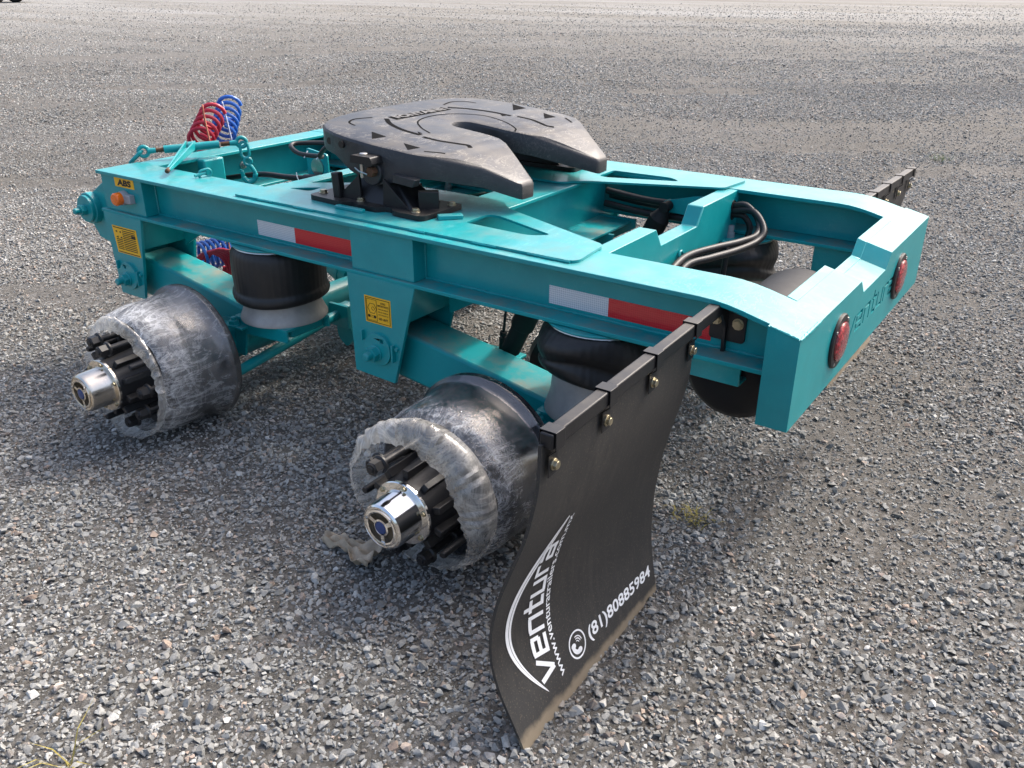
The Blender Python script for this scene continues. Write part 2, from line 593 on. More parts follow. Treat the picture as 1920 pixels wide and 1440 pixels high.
def put(name, me, parent=None, mw=None, bevel=0.0, seg=2):
    o = bpy.data.objects.new(name, me)
    COL.objects.link(o)
    mw = mw or Matrix.Identity(4)
    WM[o] = mw
    if parent is not None:
        o.parent = parent
        o.matrix_parent_inverse = WM[parent].inverted()
    o.matrix_basis = mw
    if bevel:
        b_ = o.modifiers.new('bevel', 'BEVEL')
        b_.width = bevel
        b_.segments = seg
        b_.limit_method = 'ANGLE'
        b_.angle_limit = math.radians(40)
        b_.harden_normals = False
    return o


def thing(name, label, cat, loc, group=None):
    o = bpy.data.objects.new(name, None)
    o.empty_display_size = 0.1
    COL.objects.link(o)
    o.location = loc
    WM[o] = Matrix.Translation(loc)
    o['label'] = label
    o['category'] = cat
    if group:
        o['group'] = group
    return o


def tag(o, label=None, cat=None, kind=None, group=None):
    if label:
        o['label'] = label
    if cat:
        o['category'] = cat
    if kind:
        o['kind'] = kind
    if group:
        o['group'] = group
    return o


def crv(pts, k=8, closed=False):
    """Catmull-Rom through points"""
    P = [Vector(p) for p in pts]
    n_ = len(P)
    out = []
    rng = range(n_) if closed else range(n_ - 1)
    for i in rng:
        p0 = P[i - 1] if (i > 0 or closed) else P[0] * 2 - P[1]
        p1 = P[i]
        p2 = P[(i + 1) % n_]
        p3 = P[(i + 2) % n_] if (i + 2 < n_ or closed) else P[-1] * 2 - P[-2]
        for j in range(k):
            t = j / k
            out.append(0.5 * ((2 * p1) + (p2 - p0) * t + (2 * p0 - 5 * p1 + 4 * p2 - p3) * t * t
                              + (3 * p1 - p0 - 3 * p2 + p3) * t ** 3))
    if not closed:
        out.append(P[-1])
    return out


def rounded(pts, r, k=5):
    """round the corners of a closed 2D polygon"""
    out = []
    n_ = len(pts)
    for i in range(n_):
        p = Vector(pts[i])
        a = Vector(pts[i - 1])
        c = Vector(pts[(i + 1) % n_])
        rr = r[i] if isinstance(r, (list, tuple)) else r
        if rr <= 0:
            out.append(tuple(p))
            continue
        da, dc = (a - p), (c - p)
        rr = min(rr, da.length * 0.48, dc.length * 0.48)
        s_, e_ = p + da.normalized() * rr, p + dc.normalized() * rr
        for j in range(k + 1):
            t = j / k
            out.append(tuple((1 - t) ** 2 * s_ + 2 * t * (1 - t) * p + t * t * e_))
    return out


def frame_mat(pos, zax, xhint=(1, 0, 0)):
    z = Vector(zax).normalized()
    x = Vector(xhint)
    x = (x - z * x.dot(z))
    if x.length < 1e-4:
        x = z.orthogonal()
    x.normalize()
    y = z.cross(x)
    m_ = Matrix((x, y, z)).transposed().to_4x4()
    m_.translation = Vector(pos)
    return m_


_bolts = {}


def bolt(parent, pos, ax, s=0.012, mat='zinc', name='bolt', stub=True, rot=0.3):
    """hex head with washer; local z = axis; shared mesh per size and material"""
    key = (s, mat, stub)
    if key not in _bolts:
        b_ = MB()
        b_.lathe([(s * 1.25, -0.003), (s * 1.25, s * 0.14), (s * 1.2, s * 0.2)], (0, 0, 0), (0, 0, 1), 18)
        hx = [(s * math.cos(math.pi / 3 * i), s * math.sin(math.pi / 3 * i)) for i in range(6)]
        b_.prism(hx, 'z', s * 0.18, s * 0.85)
        b_.lathe([(s * 0.84, s * 0.84), (s * 0.80, s * 0.95), (0, s * 0.96)], (0, 0, 0), (0, 0, 1), 12)
        if stub:
            b_.lathe([(s * 0.5, s * 0.9), (s * 0.5, s * 1.45), (s * 0.4, s * 1.55), (0, s * 1.56)], (0, 0, 0), (0, 0, 1), 12)
        _bolts[key] = b_.mesh('bolt', mat)
    mw = frame_mat(pos, ax) @ Matrix.Rotation(rot, 4, 'Z')
    return put(name, _bolts[key], parent, mw)


def text_mesh(txt, size, bold=0.0, shear=0.0, sp=1.0, sx=1.0):
    cu = bpy.data.curves.new('txt', 'FONT')
    cu.body = txt
    cu.size = size
    cu.offset = bold
    cu.shear = shear
    cu.space_character = sp
    cu.resolution_u = 3
    o = bpy.data.objects.new('txt', cu)
    COL.objects.link(o)
    dg = bpy.context.evaluated_depsgraph_get()
    dg.update()
    me = bpy.data.meshes.new_from_object(o.evaluated_get(dg))
    bpy.data.objects.remove(o)
    v = np.array([p.co[:] for p in me.vertices])
    f = [tuple(p.vertices) for p in me.polygons]
    v[:, 0] *= sx
    bpy.data.meshes.remove(me)
    return v, f


def text_on(name, txt, parent, origin, right, upv, width=None, height=None, mat='ink', bold=0.0, lift=0.0012, shear=0.0, align='l'):
    v, f = text_mesh(txt, 1.0, bold, shear)
    mn, mx_ = v[:, :2].min(0), v[:, :2].max(0)
    sx = width / (mx_[0] - mn[0]) if width else None
    sy = height / (mx_[1] - mn[1]) if height else sx
    sx = sx or sy
    r, u = Vector(right).normalized(), Vector(upv).normalized()
    nn = r.cross(u)
    o = Vector(origin)
    vs = [o + r * ((p[0] - mn[0]) * sx) + u * ((p[1] - mn[1]) * sy) + nn * lift for p in v]
    b_ = MB().add(vs, f)
    return put(name, b_.mesh(name, mat, smooth=False, fix=False), parent)


# square-cut letters of the maker's wordmark: strokes in a 1 x 1 cell
GLY = {
    'v': [[(0.0, 1.0), (0.45, 0.0)], [(0.45, 0.0), (1.0, 1.0)]],
    'e': [[(1.0, 0.09), (0.09, 0.09)], [(0.09, 0.0), (0.09, 1.0)], [(0.09, 0.91), (0.91, 0.91)], [(0.91, 1.0), (0.91, 0.48)], [(0.91, 0.5), (0.09, 0.5)]],
    'n': [[(0.09, 0.0), (0.09, 1.0)], [(0.09, 0.91), (0.91, 0.91)], [(0.91, 1.0), (0.91, 0.0)]],
    't': [[(0.30, 1.35), (0.30, 0.0)], [(0.0, 0.91), (0.80, 0.91)], [(0.30, 0.09), (0.80, 0.09)]],
    'u': [[(0.09, 1.0), (0.09, 0.0)], [(0.09, 0.09), (0.91, 0.09)], [(0.91, 0.0), (0.91, 1.0)]],
    'r': [[(0.09, 0.0), (0.09, 1.0)], [(0.09, 0.91), (0.75, 0.91)]],
    'a': [[(0.05, 0.91), (0.91, 0.91)], [(0.91, 1.0), (0.91, 0.0)], [(0.91, 0.09), (0.09, 0.09)], [(0.09, 0.0), (0.09, 0.55)], [(0.09, 0.5), (0.91, 0.5)]],
}


def wordmark(wid, hgt, sw):
    """list of quads (4 points) spelling ventura in a wid x hgt strip"""
    adv = [1.12, 1.12, 1.12, 0.86, 1.12, 0.82, 1.0]
    tot = sum(adv)
    x = 0
    qs = []
    cw = wid / tot
    for ch, a in zip('ventura', adv):
        for (p, q) in GLY[ch]:
            P = Vector((x + p[0] * cw * 0.9, p[1] * hgt))
            Q = Vector((x + q[0] * cw * 0.9, q[1] * hgt))
            d = (Q - P).normalized()
            nn = Vector((-d.y, d.x)) * sw / 2
            qs.append([P - nn, Q - nn, Q + nn, P + nn])
        x += a * cw
    return qs


# ================================================================== GROUND
def ground_h(x, y):
    x = np.asarray(x, float)
    y = np.asarray(y, float)
    d = np.hypot((x - 1.3) / 1.5, (y - 0.6) / 1.5)
    amp = np.clip((d - 0.7) / 1.2, 0.12, 1)
    h = (fbm(x, y, 0.9, 3) - 0.5) * 0.045 + (fbm(x, y, 0.22, 9) - 0.5) * 0.016
    # churned wheel tracks crossing the lot beyond the dolly
    tr_ = np.exp(-((x * 0.3 + y * 0.95 - 6.3) / 0.45) ** 2) + np.exp(-((x * 0.3 + y * 0.95 - 8.3) / 0.5) ** 2)
    h = h + tr_ * ((fbm(x, y, 0.30, 21) - 0.5) * 0.10 - 0.012) * (fbm(x, y, 2.4, 30) > 0.5)
    h = h * amp
    wn_ = worn(x, y)
    return h + wn_ * (fbm(x, y, 0.16, 44) - 0.55) * 0.07 * np.clip((np.hypot(x - 1.3, y - 0.6) - 2) / 3, 0.15, 1)


WORN = [(0.95, 6.50, 0.95, 0.30, 0.60), (2.20, 6.00, 0.80, 0.28, 0.60), (-3.5, 1.6, 0.75, 0.22, 0.60), (-1.15, 0.20, 0.42, 0.14, 0.50),
        (-12.2, 8.3, 4.6, 0.75, 1.02), (-9.6, 12.4, 3.0, 0.6, 1.02), (-1.8, 9.6, 1.6, 0.35, 0.62), (-7.2, 6.4, 2.2, 0.35, 0.75), (4.6, 9.5, 1.8, 0.4, 0.5)]


def worn(x, y):
    w_ = np.zeros_like(np.asarray(x, float))
    for (px_, py_, a_, b_, h_) in WORN:
        u_ = ((x - px_) * math.cos(h_) + (y - py_) * math.sin(h_)) / a_
        v_ = (-(x - px_) * math.sin(h_) + (y - py_) * math.cos(h_)) / b_
        r_ = np.sqrt(u_ * u_ + v_ * v_) + (fbm(x, y, 0.5, 88) - 0.5) * 1.3
        w_ = np.maximum(w_, np.clip((1.15 - r_) / 0.5, 0, 1))
    return w_


def axis_coords(c, dense, step, far_):
    a = list(np.arange(c - dense, c + dense + 1e-6, step))
    s = step
    x = a[-1]
    outp = []
    while x < c + far_:
        s *= 1.25
        x += s
        outp.append(x)
    s = step
    x = a[0]
    outn = []
    while x > c - far_:
        s *= 1.25
        x -= s
        outn.append(x)
    return np.array(outn[::-1] + a + outp)


gx = axis_coords(0.0, 9.0, 0.075, 420)
gy = axis_coords(3.0, 9.0, 0.075, 420)
X, Y = np.meshgrid(gx, gy, indexing='ij')
Z = ground_h(X, Y) * np.clip(1.6 - np.hypot(X, Y - 3) / 14, 0, 1)
nx, ny = X.shape
verts = np.stack([X.ravel(), Y.ravel(), Z.ravel()], 1)
I, J = np.meshgrid(np.arange(nx - 1), np.arange(ny - 1), indexing='ij')
q = (I * ny + J).ravel()
faces = np.stack([q, q + ny, q + ny + 1, q + 1], 1)
gm = bpy.data.meshes.new('ground')
gm.from_pydata(verts.tolist(), [], faces.tolist())
gm.polygons.foreach_set('use_smooth', np.ones(len(faces), bool))
gm.materials.append(MT['ground'])
ground = put('ground', gm)
tag(ground, kind='structure')

# crushed stone: ten hull shapes, set on points scattered over the lot in front of and around the dolly
stones = bpy.data.collections.new('stone_shapes')
for k in range(12):
    bm = bmesh.new()
    r = random.Random(k + 40)
    sx, sy, sz = 1.0, r.uniform(0.65, 0.95), r.uniform(0.45, 0.75)
    for i in range(r.randint(9, 14)):
        while True:
            p = Vector((r.gauss(0, 1), r.gauss(0, 1), r.gauss(0, 1)))
            if p.length > 0.2:
                break
        p.normalize()
        p *= r.uniform(0.8, 1.0)
        bm.verts.new((p.x * sx * 0.5, p.y * sy * 0.5, p.z * sz * 0.5))
    bmesh.ops.convex_hull(bm, input=bm.verts)
    for v_ in [v_ for v_ in bm.verts if not v_.link_faces]:
        bm.verts.remove(v_)
    bmesh.ops.recalc_face_normals(bm, faces=bm.faces)
    me = bpy.data.meshes.new('stone')
    bm.to_mesh(me)
    bm.free()
    me.materials.append(MT['stone'])
    stones.objects.link(bpy.data.objects.new('stone_%02d' % k, me))

cx, cy = CAM[0], CAM[1]
fx, fy = -math.sin(YAW), math.cos(YAW)
rx, ry = math.cos(YAW), math.sin(YAW)


def scatter(d0, d1, dens, lo, med, sig, hi, marg):
    """points in the wedge of ground the lot shows between two distances"""
    wmax = 0.62 * d1 + marg
    cnt = int((d1 - d0) * 2 * wmax * dens)
    d = RNG.uniform(d0, d1, cnt)
    l = RNG.uniform(-wmax, wmax, cnt)
    ok = np.abs(l) < 0.62 * d + marg
    d, l = d[ok], l[ok]
    x = cx + fx * d + rx * l
    y = cy + fy * d + ry * l
    size = np.clip(np.exp(RNG.normal(math.log(med), sig, len(x))), lo, hi)
    # bare earth patches: there only the small stones stay
    bare = fbm(x, y, 0.75, 5, 4) + 0.25 * (fbm(x * 0.35 + y * 0.15, y, 1.8, 14) - 0.5)
    thr = np.clip((bare - 0.67) / 0.16, 0, 0.85)
    # wheel-worn bands run across the lot: there earth shows between the stones
    dd = (x - cx) * fx + (y - cy) * fy
    al = x * math.cos(0.52) + y * math.sin(0.52)
    ac = -x * math.sin(0.52) + y * math.cos(0.52)
    band = fbm(al * 0.16, ac, 1.5, 61, 3)
    thr = np.maximum(thr, np.clip((band - 0.52) / 0.12, 0, 1) * np.clip((dd - 3.2) / 3.5, 0, 0.85))
    thr *= np.where(dd > 14, 0.75, 1.0)
    thr = np.maximum(thr, worn(x, y) * 0.97)
    fade = np.where(dd > 26, np.clip((48 - dd) / 22, 0, 1), 1.0)
    size, bare = np.where(RNG.random(len(x)) < fade, size, 0), bare
    keep = (size > 0) & (RNG.random(len(x)) > thr * np.clip(0.45 + (size - 0.008) * 40, 0.45, 0.93))
    return x[keep], y[keep], size[keep], bare[keep]


sets = [scatter(1.0, 3.0, 12500, 0.005, 0.0118, 0.45, 0.036, 1.2),
        scatter(3.0, 5.2, 8600, 0.006, 0.0128, 0.40, 0.034, 1.2),
        scatter(5.2, 9.0, 4000, 0.010, 0.0162, 0.30, 0.036, 1.3),
        scatter(9.0, 13.0, 1800, 0.014, 0.0220, 0.28, 0.045, 1.4),
        scatter(13.0, 20.0, 560, 0.018, 0.0280, 0.28, 0.055, 1.5),
        scatter(20.0, 28.0, 170, 0.024, 0.036, 0.25, 0.065, 1.5),
        scatter(28.0, 48.0, 45, 0.030, 0.048, 0.25, 0.08, 1.5)]
px = np.concatenate([s[0] for s in sets])
py = np.concatenate([s[1] for s in sets])
ps = np.concatenate([s[2] for s in sets])
pb = np.concatenate([s[3] for s in sets])
npt = len(px)
pz = ground_h(px, py) * np.clip(1.6 - np.hypot(px, py - 3) / 14, 0, 1) + ps * RNG.uniform(-0.08, 0.24, npt)
rot = np.stack([RNG.normal(0, 0.35, npt), RNG.normal(0, 0.35, npt), RNG.uniform(0, 6.283, npt)], 1)
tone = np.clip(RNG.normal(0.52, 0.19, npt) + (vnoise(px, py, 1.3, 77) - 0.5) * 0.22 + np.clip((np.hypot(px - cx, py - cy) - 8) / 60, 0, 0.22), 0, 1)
hue = RNG.random(npt)
idx = RNG.integers(0, 12, npt)
pm = bpy.data.meshes.new('gravel')
pm.vertices.add(npt)
pm.vertices.foreach_set('co', np.stack([px, py, pz], 1).astype(np.float32).ravel())
for nm, ty, dat in (('rot', 'FLOAT_VECTOR', rot), ('size', 'FLOAT', ps), ('tone', 'FLOAT', tone), ('hue', 'FLOAT', hue), ('shape', 'INT', idx)):
    a = pm.attributes.new(nm, ty, 'POINT')
    a.data.foreach_set('vector' if ty == 'FLOAT_VECTOR' else 'value', dat.astype(np.int32 if ty == 'INT' else np.float32).ravel())
gravel = put('gravel', pm)
tag(gravel, 'loose grey crushed stone covering the whole lot', 'gravel', kind='stuff')
ng = bpy.data.node_groups.new('lay_stones', 'GeometryNodeTree')
ng.interface.new_socket('Geometry', in_out='INPUT', socket_type='NodeSocketGeometry')
ng.interface.new_socket('Geometry', in_out='OUTPUT', socket_type='NodeSocketGeometry')
gi = ng.nodes.new('NodeGroupInput')
go = ng.nodes.new('NodeGroupOutput')
ci = ng.nodes.new('GeometryNodeCollectionInfo')
ci.inputs['Collection'].default_value = stones
ci.inputs['Separate Children'].default_value = True
ci.inputs['Reset Children'].default_value = True
ip = ng.nodes.new('GeometryNodeInstanceOnPoints')
ip.inputs['Pick Instance'].default_value = True


def named(nm, ty):
    a = ng.nodes.new('GeometryNodeInputNamedAttribute')
    a.data_type = ty
    a.inputs['Name'].default_value = nm
    return a.outputs['Attribute']


m2p = ng.nodes.new('GeometryNodeMeshToPoints')
ng.links.new(gi.outputs[0], m2p.inputs[0])
ng.links.new(m2p.outputs[0], ip.inputs['Points'])
ng.links.new(ci.outputs[0], ip.inputs['Instance'])
ng.links.new(named('shape', 'INT'), ip.inputs['Instance Index'])
e2r = ng.nodes.new('FunctionNodeEulerToRotation')
ng.links.new(named('rot', 'FLOAT_VECTOR'), e2r.inputs[0])
ng.links.new(e2r.outputs[0], ip.inputs['Rotation'])
ng.links.new(named('size', 'FLOAT'), ip.inputs['Scale'])
ng.links.new(ip.outputs[0], go.inputs[0])
md = gravel.modifiers.new('stones', 'NODES')
md.node_group = ng

# ================================================================== THE DOLLY
D = thing('trailer_dolly', 'teal steel tandem axle trailer dolly without tyres, standing on its brake drums', 'trailer dolly', (1.3, CY, 0))

ZT, ZB = 0.772, 0.629
TF = 0.012
FW = 0.178
WEB = 0.068


def part(name, mb, mat, parent=None, mir=False, dx=0.0, bevel=0.0, ang=35, smooth=True):
    return put(name, mb.mesh(name, mat, mir, dx, smooth, ang), parent or D, None, bevel)


def dust_on(lst):
    pass


# ---- side rails (top flange bends down to the bumper)
TOPP = [(0.0, ZT), (2.395, ZT), (2.43, ZT - 0.0015), (2.465, ZT - 0.006), (2.50, ZT - 0.0130), (2.5675, ZT - 0.0295)]
rails = []
for mir in (False, True):
    b = MB()
    b.strip(TOPP[::-1], -TF, 'y', 0.0, FW)
    web = [(0.004, ZB + 0.0005), (2.567, ZB + 0.0005)] + [(x, z - TF + 0.001) for x, z in TOPP[::-1]]
    web[-1] = (0.004, ZT - TF + 0.001)
    b.prism(web, 'y', WEB, WEB + 0.012)
    # boxed-in pads over the hangers
    b.box(0.012, 0.258, 0.012, WEB + 0.002, ZB + 0.0005, ZT - TF + 0.001)
    b.box(1.283, 1.527, 0.012, WEB + 0.002, ZB + 0.0005, ZT - TF + 0.001)
    r_ = part('side_rail', b, 'teal', mir=mir, bevel=0.0022)
    rails.append(r_)
    b = MB().box(-0.008, 2.567, 0.0, FW - 0.01, ZB - TF, ZB)
    part('lower_flange', b, 'tealdusty', r_, mir=mir, bevel=0.0022)
    # weld beads where web meets flange
    wb = MB()
    for (xa, xb) in ((0.26, 1.28), (1.53, 2.56)):
        pts = [(x, WEB - 0.0025 + 0.0012 * random.uniform(-1, 1), ZB + 0.0025 + 0.0008 * random.uniform(-1, 1)) for x in np.arange(xa, xb, 0.012)]
        wb.tube(pts, [0.0042 * random.uniform(0.75, 1.25) for _ in pts], 6)
        part('weld_bead', wb, 'teal', r_, mir=mir)
        wb = MB()
    for xv in (0.2585, 1.2825, 1.5275):
        pts = [(xv, WEB - 0.003, z) for z in np.arange(ZB, ZT - TF, 0.01)]
        wb = MB().tube(pts, [0.0035 * random.uniform(0.8, 1.2) for _ in pts], 6)
        part('weld_bead', wb, 'teal', r_, mir=mir)
    # reflective tape strips
    for x0, redlen in ((0.8008, 0.290), (1.9508, 0.279)):
        b = MB().box(x0, x0 + 0.178, WEB - 0.0012, WEB + 0.001, 0.6425, 0.6925)
        part('white_reflective_tape', b, 'whitetape', r_, mir=mir)
        b = MB().box(x0 + 0.1783, x0 + 0.178 + redlen, WEB - 0.0012, WEB + 0.001, 0.6425, 0.6925)
        part('red_reflective_tape', b, 'redtape', r_, mir=mir)

# ---- gusset plates on top of the rails, with tapered slots
G0, G1 = ZT + 0.0005, ZT + 0.0075
for mir in (False, True):
    outer = rounded([(0.75, 0.028), (2.046, 0.040), (2.027, 0.214), (1.585, 0.392), (1.53, 0.46), (1.06, 0.46), (0.99, 0.40), (0.757, 0.236)],
                    [0.01, 0.035, 0.02, 0.05, 0.03, 0.05, 0.08, 0.015])
    slot1 = rounded([(1.585, 0.180), (1.815, 0.172), (1.862, 0.213), (1.618, 0.300), (1.585, 0.290)], [0.012, 0.03, 0.02, 0.03, 0.02])
    slot2 = rounded([(0.838, 0.188), (0.925, 0.196), (0.918, 0.262), (0.845, 0.200)], [0.006, 0.02, 0.02, 0.005])
    b = MB().prism([outer, slot1, slot2], 'z', G0, G1)
    gp = part('gusset_plate', b, 'teal', mir=mir, bevel=0.0015)
    # weld bead along the outer edge, broken into stretches
    wb = MB()
    for (xa, xb) in ((0.86, 0.94), (1.03, 1.12), (1.50, 1.56), (1.72, 1.80), (1.90, 2.03)):
        pts = [(x, 0.029 + 0.0105 * (x - 0.75) / 1.3 - 0.001 * random.random(), ZT + 0.003 + 0.001 * random.random()) for x in np.arange(xa, xb, 0.008)]
        wb = MB().tube(pts, [0.0038 * random.uniform(0.7, 1.3) for _ in pts], 6)
        part('weld_bead', wb, 'teal', gp, mir=mir)
    # stop blocks welded beside the fifth wheel feet
    b = MB().bar((1.50, 0.16, G1 + 0.006), (1.55, 0.215, G1 + 0.006), 0.03, 0.014)
    part('stop_block', b, 'teal', gp, mir=mir, bevel=0.003)
    b = MB().bar((1.16, 0.088, G1 + 0.005), (1.27, 0.088, G1 + 0.005), 0.02, 0.012)
    part('stop_block', b, 'teal', gp, mir=mir, bevel=0.003)

# ---- cross members
def ibeam(name, x0, x1, y0, y1, z1=ZT, z0=0.62, webx=None, mat='teal', tf=TF, ov=0.0):
    b_ = MB()
    wx = webx if webx is not None else (x0 + x1) / 2
    b_.box(x0, x1, y0, y1, z1 - tf, z1 - ov)
    b_.box(wx - 0.006, wx + 0.006, y0, y1, z0 + 0.008, z1 - tf + 0.001)
    b_.box(x0 + 0.01, x1 - 0.01, y0, y1, z0, z0 + 0.010)
    return part(name, b_, mat, bevel=0.002)


fc = ibeam('front_crossmember', 0.001, 0.120, FW - 0.001, W - FW + 0.001, ZT - 0.0012, 0.60, webx=0.03)
c2 = ibeam('crossmember', 0.735, 0.80, FW - 0.02, W - FW + 0.02, ZT - 0.0012, 0.63, webx=0.767)
c3 = ibeam('crossmember', 1.40, 1.572, FW - 0.02, W - FW + 0.02, ZT - 0.0012, 0.60, webx=1.535)
# lower ledge plate seen under the middle beam
b = MB().box(1.53, 1.68, FW - 0.01, W - FW + 0.01, 0.600, 0.609)
part('lower_plate', b, 'tealdusty', c3, bevel=0.002)
for yy in (0.36, 0.88):
    b = MB().prism([(1.60, 0.60), (1.70, 0.60), (1.66, 0.46), (1.61, 0.46)], 'y', yy, yy + 0.012)
    part('stiffener', b, 'teal', c3, bevel=0.002)

# rear notched beam
NB = [(FW - 0.02, 0.615), (W - FW + 0.02, 0.615), (W - FW + 0.02, ZT - 0.002), (0.793, ZT - 0.002), (0.752, 0.714), (0.503, 0.714), (0.462, ZT - 0.002), (FW - 0.02, ZT - 0.002)]
b = MB()
b.prism(NB, 'x', 2.006, 2.062)
nb = part('notched_crossmember', b, 'teal', bevel=0.004)
for (y0, y1) in ((1.050, 0.7225), (1.052, 0.69)):
    b = MB().lathe([(0.0, 2.0622), (0.018, 2.0622), (0.018, 2.0650), (0.0155, 2.0650), (0.0, 2.0632)], (0, y0, y1), (1, 0, 0), 16)
    part('hose_grommet', b, 'ink', nb)
b = MB().tube([(2.068, 0.632 + 0.014 * math.cos(t), 0.652 + 0.014 * math.sin(t)) for t in np.arange(0, 6.28, 0.4)], 0.004, 8, closed=True)
part('tie_ring', b, 'teal', nb)

# front corner: box stub and plug bolts on the front beam
b = MB().box(0.118, 0.165, 0.355, 0.452, 0.62, ZT - 0.003)
part('pocket_box', b, 'teal', fc, bevel=0.008)
for yy in (0.51, 0.64, 0.26):
    bolt(fc, (0.0375, yy, 0.69), (1, 0, 0), 0.013, 'steel')

# ---- rear bumper with notch, slots for lamps and cut lettering
BF, BB = 2.640, 2.566


def bsl(p):           # slope of the bumper top: lower towards the rear face
    x_, y_, z_ = p
    if z_ > 0.6:
        z_ += (2.64 - x_) * 0.25
    return (x_, y_, z_)


BP = [(-0.014, 0.501), (W + 0.014, 0.501), (W + 0.014, 0.7245), (0.783, 0.7245), (0.742, 0.684), (0.513, 0.684), (0.472, 0.7245), (-0.014, 0.7245)]
b = MB().prism(BP, 'x', BB, BF, bsl)
bme = b.mesh('rear_bumper', 'teal')
bump_o = put('rear_bumper', bme, D)
qs = wordmark(0.49, 0.052, 0.0095)
cut = MB()
for qd in qs:
    cut.prism([(0.408 + p.x, 0.579 + p.y) for p in qd], 'x', BF - 0.006, BF + 0.01)
cm = cut.mesh('cutter', 'teal', smooth=False)
co_ = put('cutter', cm)
bo = bump_o.modifiers.new('cut', 'BOOLEAN')
bo.operation = 'DIFFERENCE'
bo.solver = 'EXACT'
bo.use_self = True
bo.object = co_
dg = bpy.context.evaluated_depsgraph_get()
dg.update()
res = bpy.data.meshes.new_from_object(bump_o.evaluated_get(dg))
bump_o.modifiers.clear()
if len(res.vertices) > 30:
    bm = bmesh.new()
    bm.from_mesh(res)
    for f_ in bm.faces:
        f_.smooth = False
    bm.to_mesh(res)
    bm.free()
    bump_o.data = res
bpy.data.objects.remove(co_)
bv = bump_o.modifiers.new('bevel', 'BEVEL')
bv.width = 0.0022
bv.segments = 2
bv.limit_method = 'ANGLE'
bv.angle_limit = math.radians(40)
# bent cover plate over the top, lining the notch
b = MB()
YP = [(0.1785, 0.7262), (0.472, 0.7262), (0.5132, 0.6858), (0.7418, 0.6858), (0.783, 0.7262), (W - 0.1785, 0.7262)]
b.strip(YP[::-1], -0.012, 'x', 2.5405, 2.5680)
b.v = [(p[0], p[1], p[2] + (2.64 - p[0]) * 0.25 - 0.001) for p in b.v]
part('top_plate', b, 'teal', bump_o, bevel=0.002)
# weld run along the top rear edge near the corner
wb = MB()
pts = [(2.6395, y, 0.7242) for y in np.arange(-0.012, 0.14, 0.006)]
wb.tube(pts, [0.0035 * random.uniform(0.6, 1.5) for _ in pts], 6)
part('weld_bead', wb, 'teal', bump_o)
wb = MB()
pts = [(x, -0.0125, 0.7245 + (2.64 - x) * 0.25) for x in np.arange(2.57, 2.64, 0.006)]
wb.tube(pts, [0.003 * random.uniform(0.6, 1.5) for _ in pts], 6)
part('weld_bead', wb, 'teal', bump_o)

for s_, yl in ((0, 0.318), (1, W - 0.318)):
    zl = 0.613
    c_ = (BF, yl, zl)
    b = MB().lathe([(0.050, 0.0015), (0.050, 0.006), (0.053, 0.0085), (0.068, 0.0075), (0.0705, 0.004), (0.0705, -0.001)], c_, (1, 0, 0), 40)
    ring = part('tail_lamp', b, 'black')
    b = MB().lathe([(0.051, 0.002), (0.050, 0.012), (0.044, 0.0155), (0.02, 0.017), (0.0, 0.0172)], c_, (1, 0, 0), 40)
    part('lens', b, 'redlens', ring)
    for a in (0.9, 2.5, 4.2, 5.6):
        b = MB().lathe([(0.0045, 0.006), (0.0045, 0.0095), (0, 0.010)], (BF, yl + 0.061 * math.cos(a), zl + 0.061 * math.sin(a)), (1, 0, 0), 10)
        part('screw', b, 'steel', ring)

